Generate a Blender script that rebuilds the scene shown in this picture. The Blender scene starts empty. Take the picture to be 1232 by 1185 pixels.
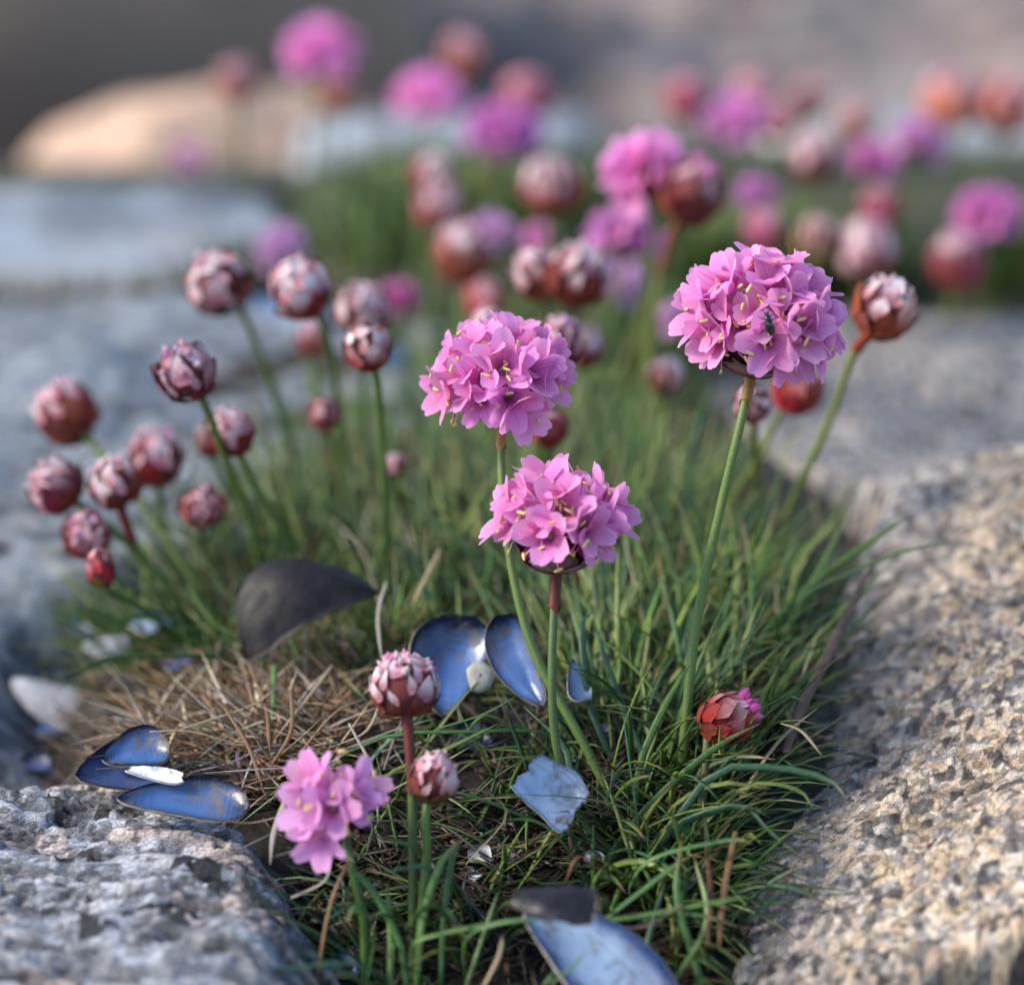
import bpy, math, random
import numpy as np
from mathutils import Vector, Matrix

SC = bpy.context.scene
COL = SC.collection
RNG = random.Random(11)
NR = np.random.default_rng(7)
R = math.radians

# ------------------------------------------------------------------ camera
CAM_Z, PITCH, LENS, FOCUS = 0.197, R(20.0), 116.0, 0.450
cam_d = bpy.data.cameras.new('camera')
cam = bpy.data.objects.new('camera', cam_d)
COL.objects.link(cam)
cam.location = (0, 0, CAM_Z)
cam.rotation_euler = (math.pi / 2 - PITCH, 0, 0)
cam_d.lens, cam_d.sensor_width = LENS, 36.0
cam_d.clip_start, cam_d.clip_end = 0.01, 200.0
cam_d.dof.use_dof = True
cam_d.dof.focus_distance = FOCUS
cam_d.dof.aperture_fstop = 9.7
SC.camera = cam

# ------------------------------------------------------------------ sky, sun
SUN_DIR = Vector((-0.80, -0.10, 0.62)).normalized()
w = bpy.data.worlds.new('World')
SC.world = w
w.use_nodes = True
wn = w.node_tree
sky = wn.nodes.new('ShaderNodeTexSky')
sky.sky_type = 'NISHITA'
sky.sun_disc = False
sky.sun_elevation = math.asin(SUN_DIR.z)
sky.sun_rotation = math.atan2(SUN_DIR.x, SUN_DIR.y)
wn.links.new(sky.outputs[0], wn.nodes['Background'].inputs[0])
wn.nodes['Background'].inputs[1].default_value = 0.092
sun_d = bpy.data.lights.new('sun', 'SUN')
sun_d.energy, sun_d.angle, sun_d.color = 1.5, R(16), (1.0, 0.87, 0.72)
sun = bpy.data.objects.new('sun', sun_d)
COL.objects.link(sun)
sun.rotation_euler = SUN_DIR.to_track_quat('Z', 'Y').to_euler()
SC.view_settings.view_transform = 'Standard'
SC.view_settings.look = 'None'
SC.view_settings.gamma = 1.0
SC.view_settings.use_curve_mapping = False
SC.view_settings.exposure = 1.87

# ------------------------------------------------------------------ helpers: picture point -> place
PXS = 36.0 / LENS / 1232.0
CP, SP = math.cos(PITCH), math.sin(PITCH)


def at(px, py, d):
    u, v = (px - 616.0) * PXS * d, -(py - 592.5) * PXS * d
    return Vector((u, d * CP + v * SP, CAM_Z - d * SP + v * CP))


def sstep(a, b, x):
    t = np.clip((x - a) / (b - a), 0, 1)
    return t * t * (3 - 2 * t)


# ------------------------------------------------------------------ numpy noise
def h2(ix, iy, seed):
    with np.errstate(over='ignore'):
        n = (ix.astype(np.int64) * 374761393 + iy.astype(np.int64) * 668265263 + seed * 974634777)
        n = (n ^ (n >> 13)) * 1274126177
        n = (n ^ (n >> 16)) * 2246822519
        n = n ^ (n >> 15)
        return (n & 0xFFFFFF).astype(np.float64) / 0xFFFFFF


def vn(x, y, seed=0):
    ix, iy = np.floor(x), np.floor(y)
    fx, fy = x - ix, y - iy
    fx, fy = fx ** 3 * (fx * (fx * 6 - 15) + 10), fy ** 3 * (fy * (fy * 6 - 15) + 10)
    a, b = h2(ix, iy, seed), h2(ix + 1, iy, seed)
    c, d = h2(ix, iy + 1, seed), h2(ix + 1, iy + 1, seed)
    return (a + (b - a) * fx) * (1 - fy) + (c + (d - c) * fx) * fy


def fbm(x, y, o=4, seed=0):
    s, a, t = 0, 0.5, 0
    for k in range(o):
        s = s + a * vn(x * 2 ** k + 13.7 * k, y * 2 ** k - 7.1 * k, seed + k)
        t += a
        a *= 0.55
    return s / t - 0.5


def worley(x, y, seed=0):
    ix, iy = np.floor(x), np.floor(y)
    f1, f2, cid = np.full_like(x, 9.0), np.full_like(x, 9.0), np.zeros_like(x)
    ox, oy = np.zeros_like(x), np.zeros_like(x)
    for dx in (-1, 0, 1):
        for dy in (-1, 0, 1):
            cx, cy = ix + dx, iy + dy
            px, py = cx + h2(cx, cy, seed), cy + h2(cx, cy, seed + 51)
            d = np.hypot(px - x, py - y)
            near = d < f1
            f2 = np.where(near, f1, np.minimum(f2, d))
            cid = np.where(near, h2(cx, cy, seed + 99), cid)
            ox, oy = np.where(near, x - px, ox), np.where(near, y - py, oy)
            f1 = np.where(near, d, f1)
    return f1, f2, cid, ox, oy


# ------------------------------------------------------------------ the lie of the land
def A(v):
    return np.asarray(v, dtype=np.float64)


def h_ground(x, y):
    x, y = A(x), A(y)
    z = -0.020 * (1 - sstep(0.355, 0.43, y)) * (1 - 0.35 * sstep(0.0, 0.10, np.abs(x)))
    z = z - 0.105 * sstep(0.76, 1.12, y)
    z = z - 0.016 * (sstep(0.056, 0.075, x) + sstep(0.060, 0.075, -x)) * (1 - sstep(0.64, 0.68, y))
    z = z + 0.007 * np.exp(-((x - 0.012) / 0.045) ** 2 - ((y - 0.49) / 0.055) ** 2)
    z = z - 0.010 * np.exp(-((x + 0.075) / 0.03) ** 2 - ((y - 0.448) / 0.012) ** 2)
    z = z + 0.012 * np.exp(-((x - 0.0) / 0.05) ** 2 - ((y - 0.68) / 0.04) ** 2)
    z = z + 0.004 * np.exp(-((x - 0.10) / 0.07) ** 2 - ((y - 0.70) / 0.035) ** 2)
    z = z - 0.014 * sstep(-0.03, -0.06, x) * sstep(0.655, 0.675, y) * (1 - sstep(0.8, 0.9, y))
    r = np.hypot(x, y)
    z = z + 0.05 * np.maximum(r - 3, 0) * sstep(3, 30, r)
    return z + 0.003 * fbm(x * 60, y * 60, 3, 3)


def xe_right(y):
    return np.interp(y, [0.30, 0.345, 0.385, 0.42, 0.44, 0.50, 0.53, 0.57, 0.62, 0.70],
                     [0.024, 0.0265, 0.0285, 0.034, 0.0405, 0.0585, 0.058, 0.040, 0.030, 0.030])


def h_right(x, y):
    x, y = A(x), A(y)
    s = x - xe_right(y) + 0.004 * fbm(x * 90, y * 90, 3, 21)
    back = sstep(0.485, 0.56, y)
    near = -0.015 + 0.42 * np.clip(s, -0.005, 0.055) + 0.20 * (y - 0.36)
    z = near * (1 - back) + back * 0.002 - 0.035 * (1 - sstep(-0.007, 0.002, s))
    z = z - 0.06 * np.clip(s - 0.075, 0, 1) - 0.05 * sstep(0.640, 0.668, y)
    z = z + 0.009 * fbm(x * 26 + 3, y * 26, 3, 5)
    # the crack in the near corner with the lower slab in front of it
    cy = 0.368 + 0.22 * (x - 0.055) + 0.004 * fbm(x * 120, y * 60, 3, 8)
    z = z - 0.0045 * (1 - sstep(-0.0010, 0.0010, y - cy)) * sstep(0.034, 0.044, x)
    z = z - 0.007 * np.exp(-((y - cy) / 0.0014) ** 2) * sstep(0.034, 0.05, x)
    return z


def h_left(x, y):
    x, y = A(x), A(y)
    xa = np.interp(y, [0.30, 0.35, 0.385, 0.402, 0.415], [-0.012, -0.0165, -0.018, -0.022, -0.034])
    s = xa - x + 0.004 * fbm(x * 70, y * 70, 3, 31)
    z = -0.042 + 0.0435 * np.power(np.clip(sstep(-0.012, 0.018, s), 0, 1), 0.8)
    z = z - 0.016 * sstep(0.413, 0.438, y + 0.003 * fbm(x * 60, y * 60, 2, 33)) - 0.010 * (1 - sstep(0.33, 0.372, y))
    q = y * 1.0 + 0.20 * x + 0.010 * fbm(x * 20, y * 60, 3, 35)
    led = (q * 95) % 1.0
    z = z + 0.0022 * (sstep(0.0, 0.85, led) - sstep(0.85, 1.0, led)) * sstep(0.0, 0.02, s)
    return z + 0.007 * fbm(x * 30, y * 30, 3, 37)


def h_mid(x, y):
    x, y = A(x), A(y)
    z = 0.003 - 0.024 * (1 - sstep(0.430, 0.456, y + 0.004 * fbm(x * 50, y * 50, 2, 41)))
    z = z - 0.035 * sstep(0.645, 0.672, y + 0.006 * fbm(x * 40, y * 40, 2, 43))
    z = z - 0.02 * sstep(-0.045, -0.012, x + 0.05 * sstep(0.52, 0.47, y) - 0.062 * sstep(0.51, 0.57, y))
    return z + 0.013 * fbm(x * 22, y * 32, 4, 45)


def land(x, y):
    z = h_ground(x, y)
    return np.maximum(np.maximum(z, h_right(x, y)), np.maximum(h_left(x, y) - (A(y) > 0.45), h_mid(x, y) - (A(y) > 0.7) - (A(x) > 0.045)))


def hit(px, py, f=land):
    ds = np.linspace(0.33, 1.3, 1400)
    u, v = (px - 616.0) * PXS * ds, -(py - 592.5) * PXS * ds
    X, Y, Z = u, ds * CP + v * SP, CAM_Z - ds * SP + v * CP
    below = np.nonzero(Z < f(X, Y))[0]
    k = below[0] if len(below) else len(ds) - 1
    return Vector((X[k], Y[k], Z[k])), ds[k]


# ------------------------------------------------------------------ materials
class Mat:
    def __init__(self, name):
        self.m = bpy.data.materials.new(name)
        self.m.use_nodes = True
        self.t = self.m.node_tree
        self.b = self.t.nodes['Principled BSDF']
        self.out = self.t.nodes['Material Output']

    def n(self, kind, **kw):
        o = self.t.nodes.new(kind)
        for k, v in kw.items():
            if k.startswith('i_'):
                o.inputs[k[2:]].default_value = v
            else:
                setattr(o, k, v)
        return o

    def l(self, a, b):
        self.t.links.new(a, b)

    def noise(self, scale, detail=4, vec=None, rough=0.55):
        o = self.n('ShaderNodeTexNoise')
        o.inputs['Scale'].default_value, o.inputs['Detail'].default_value = scale, detail
        o.inputs['Roughness'].default_value = rough
        if vec is not None:
            self.l(vec, o.inputs['Vector'])
        return o

    def ramp(self, fac, stops, interp='LINEAR'):
        o = self.n('ShaderNodeValToRGB')
        o.color_ramp.interpolation = interp
        e = o.color_ramp.elements
        while len(e) < len(stops):
            e.new(0.5)
        for q, (p, c) in zip(e, stops):
            q.position, q.color = p, (*c, 1) if len(c) == 3 else c
        self.l(fac, o.inputs[0])
        return o

    def mix(self, fac, a, b, mode='MIX'):
        o = self.n('ShaderNodeMix', data_type='RGBA', blend_type=mode)
        for s, v in ((o.inputs[0], fac), (o.inputs[6], a), (o.inputs[7], b)):
            if hasattr(v, 'is_linked'):
                self.l(v, s)
            else:
                s.default_value = (*v, 1) if isinstance(v, tuple) else v
        return o.outputs[2]

    def bump(self, height, dist, strength=1.0):
        o = self.n('ShaderNodeBump')
        o.inputs['Distance'].default_value, o.inputs['Strength'].default_value = dist, strength
        self.l(height, o.inputs['Height'])
        self.l(o.outputs[0], self.b.inputs['Normal'])

    def obj(self):
        return self.n('ShaderNodeTexCoord').outputs['Object']


def rock_mat(name, fine=3000, rough=0.8, bump=0.00025, spec=0.4, vor=None, con=1.0, tint=(1, 1, 1)):
    M = Mat(name)
    a = M.n('ShaderNodeAttribute', attribute_name='Col')
    n = M.noise(fine, 5, M.obj(), 0.7)
    f = M.ramp(n.outputs[0], [(0.30, (0.55,) * 3), (0.52, (0.98,) * 3), (0.72, (1.3,) * 3)])
    c, h = M.mix(1.0, a.outputs[0], f.outputs[0], 'MULTIPLY'), n.outputs[0]
    if vor:
        mp = M.n('ShaderNodeMapping')
        mp.inputs['Scale'].default_value = vor
        M.l(M.obj(), mp.inputs['Vector'])
        ds = M.n('ShaderNodeVectorMath', operation='MULTIPLY_ADD')
        ds.inputs[1].default_value = (0.9, 0.9, 0.9)
        wn_ = M.noise(0.7, 3, mp.outputs[0])
        M.l(wn_.outputs['Color'], ds.inputs[0])
        M.l(mp.outputs[0], ds.inputs[2])
        v1 = M.n('ShaderNodeTexVoronoi', feature='F1')
        v2 = M.n('ShaderNodeTexVoronoi', feature='DISTANCE_TO_EDGE')
        for v in (v1, v2):
            v.inputs['Scale'].default_value = 1.0
            M.l(ds.outputs[0], v.inputs['Vector'])
        sp = M.n('ShaderNodeSeparateColor')
        M.l(v1.outputs['Color'], sp.inputs[0])
        g = M.ramp(sp.outputs[0], [(p, tuple((1 - con * (1 - q)) * t for t in tint)) for p, q in ((0.0, 0.22), (0.13, 0.28), (0.2, 0.75), (0.55, 0.95), (1.0, 1.18))])
        e = M.ramp(v2.outputs['Distance'], [(0.0, (1 - 0.45 * con,) * 3), (0.16, (1,) * 3)])
        c = M.mix(1.0, M.mix(1.0, c, g.outputs[0], 'MULTIPLY'), e.outputs[0], 'MULTIPLY')
        ad = M.n('ShaderNodeMath', operation='MULTIPLY_ADD')
        ad.inputs[1].default_value = 0.8
        M.l(e.outputs[0], ad.inputs[0])
        M.l(n.outputs[0], ad.inputs[2])
        h = ad.outputs[0]
    M.l(c, M.b.inputs['Base Color'])
    M.b.inputs['Roughness'].default_value = rough
    M.b.inputs['Specular IOR Level'].default_value = spec
    M.bump(h, bump)
    return M.m


M_GRANITE = rock_mat('granite', vor=(1050, 900, 900), bump=0.00016, con=0.72, tint=(0.98, 0.955, 0.90))
M_LAYERED = rock_mat('layered_granite', vor=(620, 1700, 1200), bump=0.00022, con=0.8)
M_SLAB = rock_mat('slab_granite', vor=(500, 700, 700), bump=0.0002, con=0.5)
M_FARROCK = rock_mat('weathered_rock', fine=420, rough=0.5, bump=0.001, spec=0.6)

def leafy(name, transl=0.3, rough=0.45, attr='Col', grain=1500, tips=False):
    """colour from the mesh or the object, a little light through the blade"""
    M = Mat(name)
    a = M.n('ShaderNodeAttribute', attribute_name=attr).outputs[0] if attr else M.n('ShaderNodeObjectInfo').outputs['Color']
    if tips:
        a = M.mix(M.n('ShaderNodeAttribute', attribute_name='Col').outputs['Fac'], a, (0.26, 0.16, 0.075))
    n = M.noise(grain, 3, M.obj())
    f = M.ramp(n.outputs[0], [(0.3, (0.72,) * 3), (0.7, (1.22,) * 3)])
    c = M.mix(1.0, a, f.outputs[0], 'MULTIPLY')
    M.l(c, M.b.inputs['Base Color'])
    M.b.inputs['Roughness'].default_value = rough
    M.bump(n.outputs[0], 0.00006)
    tr = M.n('ShaderNodeBsdfTranslucent')
    M.l(c, tr.inputs[0])
    mx = M.n('ShaderNodeMixShader')
    mx.inputs[0].default_value = transl
    M.l(M.b.outputs[0], mx.inputs[1])
    M.l(tr.outputs[0], mx.inputs[2])
    M.l(mx.outputs[0], M.out.inputs[0])
    return M.m


M_GRASS = leafy('grass_blade', 0.28, 0.42)
M_STRAW = leafy('dry_straw', 0.12, 0.65)
M_BLADE = leafy('leaf_blade', 0.28, 0.40, attr=None, tips=True)
M_STEM = leafy('flower_stem', 0.15, 0.5, attr=None, grain=3500)
M_SHEATH = leafy('papery_sheath', 0.25, 0.6, attr=None, grain=3000)


def petal_mat():
    M = Mat('petal')
    uv = M.n('ShaderNodeTexCoord').outputs['UV']
    sp = M.n('ShaderNodeSeparateXYZ')
    M.l(uv, sp.inputs[0])
    oc = M.n('ShaderNodeObjectInfo')
    deep = M.mix(1.0, oc.outputs['Color'], (0.62, 0.30, 0.52), 'MULTIPLY')
    edge = M.mix(0.45, oc.outputs['Color'], (0.90, 0.62, 0.92))
    r1 = M.ramp(sp.outputs[1], [(0.05, (1, 1, 1)), (0.55, (0, 0, 0))])
    r2 = M.ramp(sp.outputs[1], [(0.55, (0, 0, 0)), (1.0, (1, 1, 1))])
    c = M.mix(r1.outputs[0], oc.outputs['Color'], deep)
    c = M.mix(r2.outputs[0], c, edge)
    # a darker mid-vein that fades towards the rim
    wv = M.n('ShaderNodeMath', operation='ABSOLUTE')
    sub = M.n('ShaderNodeMath', operation='SUBTRACT')
    sub.inputs[1].default_value = 0.5
    M.l(sp.outputs[0], sub.inputs[0])
    M.l(sub.outputs[0], wv.inputs[0])
    rv = M.ramp(wv.outputs[0], [(0.0, (0.62, 0.55, 0.66)), (0.05, (1, 1, 1))])
    vein = M.mix(r2.outputs[0], rv.outputs[0], (1.0, 1.0, 1.0))
    c = M.mix(0.7, c, M.mix(1.0, c, vein, 'MULTIPLY'))
    n = M.noise(900, 3, M.obj())
    f = M.ramp(n.outputs[0], [(0.3, (0.88,) * 3), (0.7, (1.10,) * 3)])
    c = M.mix(1.0, c, f.outputs[0], 'MULTIPLY')
    M.l(c, M.b.inputs['Base Color'])
    M.b.inputs['Roughness'].default_value = 0.7
    M.b.inputs['Specular IOR Level'].default_value = 0.15
    M.bump(n.outputs[0], 0.00008)
    tr = M.n('ShaderNodeBsdfTranslucent')
    M.l(c, tr.inputs[0])
    mx = M.n('ShaderNodeMixShader')
    mx.inputs[0].default_value = 0.42
    M.l(M.b.outputs[0], mx.inputs[1])
    M.l(tr.outputs[0], mx.inputs[2])
    M.l(mx.outputs[0], M.out.inputs[0])
    return M.m


M_PETAL = petal_mat()


def bract_mat():
    """red scale whose papery tip takes over by the object's colour alpha"""
    M = Mat('bract')
    sp = M.n('ShaderNodeSeparateXYZ')
    M.l(M.n('ShaderNodeTexCoord').outputs['UV'], sp.inputs[0])
    oc = M.n('ShaderNodeObjectInfo')
    n = M.noise(1700, 4, M.obj(), 0.65)
    sh = M.n('ShaderNodeMath', operation='MULTIPLY_ADD')
    sh.inputs[1].default_value, sh.inputs[2].default_value = 0.5, -0.25
    M.l(n.outputs[0], sh.inputs[0])
    ad = M.n('ShaderNodeMath', operation='ADD')
    M.l(sp.outputs[1], ad.inputs[0])
    M.l(sh.outputs[0], ad.inputs[1])
    r = M.ramp(ad.outputs[0], [(0.18, (0, 0, 0)), (0.66, (1, 1, 1))])
    mu = M.n('ShaderNodeMath', operation='MULTIPLY')
    M.l(r.outputs[0], mu.inputs[0])
    M.l(oc.outputs['Alpha'], mu.inputs[1])
    f = M.ramp(n.outputs[0], [(0.3, (0.55,) * 3), (0.7, (1.3,) * 3)])
    base = M.mix(1.0, oc.outputs['Color'], f.outputs[0], 'MULTIPLY')
    c = M.mix(mu.outputs[0], base, (0.96, 0.84, 0.87))
    M.l(c, M.b.inputs['Base Color'])
    M.b.inputs['Roughness'].default_value = 0.5
    M.b.inputs['Specular IOR Level'].default_value = 0.22
    M.bump(n.outputs[0], 0.0001)
    tr = M.n('ShaderNodeBsdfTranslucent')
    M.l(c, tr.inputs[0])
    mx = M.n('ShaderNodeMixShader')
    mx.inputs[0].default_value = 0.15
    M.l(M.b.outputs[0], mx.inputs[1])
    M.l(tr.outputs[0], mx.inputs[2])
    M.l(mx.outputs[0], M.out.inputs[0])
    return M.m


M_BRACT = bract_mat()


def plain(name, c, rough=0.5, var=0.25, scale=800, bump=0.0001, spec=0.5, coat=0.0):
    M = Mat(name)
    n = M.noise(scale, 4, M.obj())
    f = M.ramp(n.outputs[0], [(0.3, tuple(k * (1 - var) for k in c)), (0.7, tuple(min(1, k * (1 + var)) for k in c))])
    M.l(f.outputs[0], M.b.inputs['Base Color'])
    M.b.inputs['Roughness'].default_value = rough
    M.b.inputs['Specular IOR Level'].default_value = spec
    M.b.inputs['Coat Weight'].default_value = coat
    M.bump(n.outputs[0], bump)
    return M.m


M_ANTHER = plain('anther', (0.80, 0.62, 0.22), 0.6)
M_FILAMENT = plain('filament', (0.80, 0.62, 0.74), 0.5)
M_CORE = plain('receptacle', (0.16, 0.025, 0.025), 0.8)
M_BEETLE = plain('beetle_black', (0.012, 0.011, 0.011), 0.3, coat=0.3)
M_TWIG = plain('dead_leaf', (0.085, 0.055, 0.035), 0.7, 0.45, 600, 0.0002)


def shell_mats(tag, outer, inner_a, inner_b, rim, gl=0.5):
    Mo = Mat('shell_outside_' + tag)
    co = Mo.obj()
    n = Mo.noise(420, 6, co, 0.7)
    f = Mo.ramp(n.outputs[0], [(0.28, tuple(k * 0.45 for k in outer)), (0.55, outer), (0.75, tuple(min(1, k * 1.9) for k in outer))])
    Mo.l(f.outputs[0], Mo.b.inputs['Base Color'])
    r_ = Mo.ramp(n.outputs[0], [(0.3, (gl,) * 3), (0.7, (gl + 0.3,) * 3)])
    Mo.l(r_.outputs[0], Mo.b.inputs['Roughness'])
    Mo.b.inputs['Specular IOR Level'].default_value = 0.5 if gl < 0.3 else 0.25
    Mo.bump(n.outputs[0], 0.0002)
    Mi = Mat('shell_inside_' + tag)
    co = Mi.obj()
    a = Mi.n('ShaderNodeAttribute', attribute_name='Col')      # 0 in the hollow, 1 at the margin
    n = Mi.noise(170, 5, co, 0.62)
    sh = Mi.n('ShaderNodeMath', operation='MULTIPLY_ADD')
    sh.inputs[1].default_value = 0.9
    Mi.l(n.outputs[0], sh.inputs[0])
    sp = Mi.n('ShaderNodeSeparateColor')
    Mi.l(a.outputs[0], sp.inputs[0])
    sb = Mi.n('ShaderNodeMath', operation='SUBTRACT')
    sb.inputs[1].default_value = 0.45
    Mi.l(sp.outputs[0], sb.inputs[0])
    Mi.l(sb.outputs[0], sh.inputs[2])
    ml = Mi.n('ShaderNodeMath', operation='MULTIPLY')
    ml.inputs[1].default_value = 55.0
    Mi.l(sp.outputs[0], ml.inputs[0])
    sn = Mi.n('ShaderNodeMath', operation='SINE')
    Mi.l(ml.outputs[0], sn.inputs[0])
    gr = Mi.n('ShaderNodeMath', operation='MULTIPLY_ADD')      # faint growth lines
    gr.inputs[1].default_value = 0.07
    Mi.l(sn.outputs[0], gr.inputs[0])
    Mi.l(sh.outputs[0], gr.inputs[2])
    f = Mi.ramp(gr.outputs[0], [(0.05, inner_b), (0.42, tuple((p + q) / 2 for p, q in zip(inner_a, inner_b))), (0.72, inner_a)])
    d = Mi.noise(330, 6, co, 0.75)
    dr = Mi.ramp(d.outputs[0], [(0.51, (0, 0, 0)), (0.68, (1, 1, 1))])
    Mi.l(Mi.mix(dr.outputs[0], f.outputs[0], (0.10, 0.085, 0.07)), Mi.b.inputs['Base Color'])
    rr = Mi.ramp(dr.outputs[0], [(0.0, (0.26,) * 3), (1.0, (0.75,) * 3)])
    Mi.l(rr.outputs[0], Mi.b.inputs['Roughness'])
    Mi.bump(d.outputs[0], 0.00012)
    return [Mo.m, Mi.m, plain('shell_rim_' + tag, rim, 0.6, 0.4)]


S_BLUE = shell_mats('blue', (0.025, 0.026, 0.040), (0.005, 0.011, 0.035), (0.05, 0.115, 0.29), (0.16, 0.14, 0.12))
S_PALE = shell_mats('pale', (0.06, 0.07, 0.11), (0.02, 0.05, 0.16), (0.24, 0.34, 0.48), (0.42, 0.38, 0.32))
S_DARK = shell_mats('dark', (0.011, 0.010, 0.012), (0.012, 0.02, 0.06), (0.05, 0.08, 0.20), (0.05, 0.04, 0.035), 0.38)
S_WET = shell_mats('wet', (0.010, 0.008, 0.009), (0.012, 0.02, 0.06), (0.05, 0.08, 0.20), (0.16, 0.10, 0.06), 0.08)
S_WHITE = shell_mats('white', (0.26, 0.28, 0.32), (0.50, 0.54, 0.60), (0.72, 0.76, 0.80), (0.6, 0.58, 0.54))


def soil_mat():
    M = Mat('soil_and_shingle')
    a = M.n('ShaderNodeAttribute', attribute_name='Col')
    co = M.obj()
    n = M.noise(700, 6, co, 0.7)
    f = M.ramp(n.outputs[0], [(0.3, (0.35,) * 3), (0.55, (1.0,) * 3), (0.75, (1.6,) * 3)])
    n2 = M.noise(7, 4, co, 0.6)
    f2 = M.ramp(n2.outputs[0], [(0.32, (0.7,) * 3), (0.68, (1.25,) * 3)])
    c = M.mix(1.0, a.outputs[0], f.outputs[0], 'MULTIPLY')
    M.l(M.mix(1.0, c, f2.outputs[0], 'MULTIPLY'), M.b.inputs['Base Color'])
    M.b.inputs['Roughness'].default_value = 0.85
    M.bump(n.outputs[0], 0.0006)
    return M.m


M_SOIL = soil_mat()


# ------------------------------------------------------------------ mesh makers
def mesh(name, v, f, mats=(), smooth=True, col=None, uv=None, mi=None):
    m = bpy.data.meshes.new(name)
    m.from_pydata([tuple(p) for p in v], [], f if isinstance(f, list) else f.tolist())
    for q in mats if isinstance(mats, (list, tuple)) else [mats]:
        m.materials.append(q)
    if smooth:
        m.polygons.foreach_set('use_smooth', np.ones(len(m.polygons), dtype=bool))
    if mi is not None:
        m.polygons.foreach_set('material_index', np.asarray(mi, dtype=np.int32))
    if col is not None:
        a = m.color_attributes.new('Col', 'FLOAT_COLOR', 'POINT')
        c = np.ones((len(m.vertices), 4), dtype=np.float32)
        c[:, :3] = np.clip(col, 0, 1)
        a.data.foreach_set('color', c.ravel())
    if uv is not None:
        u = m.uv_layers.new(name='UVMap')
        li = np.zeros(len(m.loops), dtype=np.int32)
        m.loops.foreach_get('vertex_index', li)
        u.data.foreach_set('uv', np.asarray(uv, dtype=np.float32)[li].ravel())
    m.update()
    return m


def link(name, data, parent=None, mat4=None, color=None):
    o = bpy.data.objects.new(name, data)
    COL.objects.link(o)
    if parent is not None:
        o.parent = parent
    if mat4 is not None:
        o.matrix_local = mat4
    if color is not None:
        o.color = color if len(color) == 4 else (*color, 1)
    return o


def tag(o, label=None, cat=None, group=None, kind=None):
    for k, v in (('label', label), ('category', cat), ('group', group), ('kind', kind)):
        if v:
            o[k] = v
    return o


def empty(name, loc, label, cat, group=None):
    o = link(name, None)
    o.location = loc
    o.empty_display_size = 0.005
    return tag(o, label, cat, group)


def grid_faces(nu, nv):
    i = np.arange(nu - 1)[:, None] * nv + np.arange(nv - 1)[None, :]
    i = i.ravel()
    return np.stack([i, i + nv, i + nv + 1, i + 1], 1)


def sheet(name, xs, ys, hf, cf, mat):
    X, Y = np.meshgrid(xs, ys, indexing='ij')
    Z, C = hf(X, Y), cf(X, Y)
    return mesh(name, np.stack([X, Y, Z], -1).reshape(-1, 3), grid_faces(len(xs), len(ys)), mat, col=C.reshape(-1, 3))


def axis(parts):
    return np.unique(np.concatenate([np.arange(a, b, s) for a, b, s in parts]).round(6))


def spline(P, n):
    P = [A(p) for p in P]
    if len(P) == 2:
        return np.array([P[0] + (P[1] - P[0]) * t for t in np.linspace(0, 1, n)])
    Q = [2 * P[0] - P[1]] + P + [2 * P[-1] - P[-2]]
    out = []
    for t in np.linspace(0, len(P) - 1, n):
        k = min(int(t), len(P) - 2)
        u = t - k
        a, b, c, d = Q[k], Q[k + 1], Q[k + 2], Q[k + 3]
        out.append(0.5 * (2 * b + (c - a) * u + (2 * a - 5 * b + 4 * c - d) * u * u + (3 * b - a - 3 * c + d) * u ** 3))
    return np.array(out)


def tube(pts, radii, sides=8, flat=1.0, up=(0, 0, 1), caps=True):
    pts = A(pts)
    T = np.gradient(pts, axis=0)
    T /= np.linalg.norm(T, axis=1)[:, None] + 1e-12
    v, f, n = [], [], len(pts)
    ref = A(up)
    if abs(T[0] @ ref) > 0.92:
        ref = A((1, 0.2, 0))
    side = np.cross(T[0], ref)
    for i in range(n):
        side = side - T[i] * (side @ T[i])
        side /= np.linalg.norm(side) + 1e-12
        nor = np.cross(side, T[i])
        for k in range(sides):
            a = 2 * math.pi * k / sides
            v.append(pts[i] + radii[i] * (math.cos(a) * side + flat * math.sin(a) * nor))
    for i in range(n - 1):
        for k in range(sides):
            a, b = i * sides + k, i * sides + (k + 1) % sides
            f.append((a, b, b + sides, a + sides))
    if caps:
        f.append(tuple(range(sides - 1, -1, -1)))
        f.append(tuple(range((n - 1) * sides, n * sides)))
    return v, f


def frame(axis_, roll=0.0, org=(0, 0, 0), s=1.0):
    z = Vector(axis_).normalized()
    x = Vector((1, 0, 0)) if abs(z.x) < 0.8 else Vector((0, 1, 0))
    y = z.cross(x).normalized()
    x = y.cross(z)
    m = Matrix((x, y, z)).transposed().to_4x4() @ Matrix.Rotation(roll, 4, 'Z')
    m = Matrix.Translation(org) @ m @ Matrix.Scale(s, 4)
    return m


# ------------------------------------------------------------------ ground and rocks
def c_ground(X, Y):
    far = sstep(0.80, 0.98, Y)
    n = fbm(X * 160, Y * 160, 4, 61)
    soil = A((0.026, 0.020, 0.015))[None, None] * (1 + 0.9 * n)[..., None]
    moss = A((0.055, 0.065, 0.022))[None, None]
    k = (sstep(0.60, 0.68, Y) * 0.7)[..., None]
    soil = soil * (1 - k) + moss * k
    w1, _, cid, _, _ = worley(X * 22, Y * 14, 63)
    peb = A((0.205, 0.170, 0.160))[None, None] * (0.55 + 0.8 * cid)[..., None]
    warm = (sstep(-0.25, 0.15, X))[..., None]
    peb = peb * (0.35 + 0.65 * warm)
    return soil * (1 - far)[..., None] + peb * far[..., None]


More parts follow.
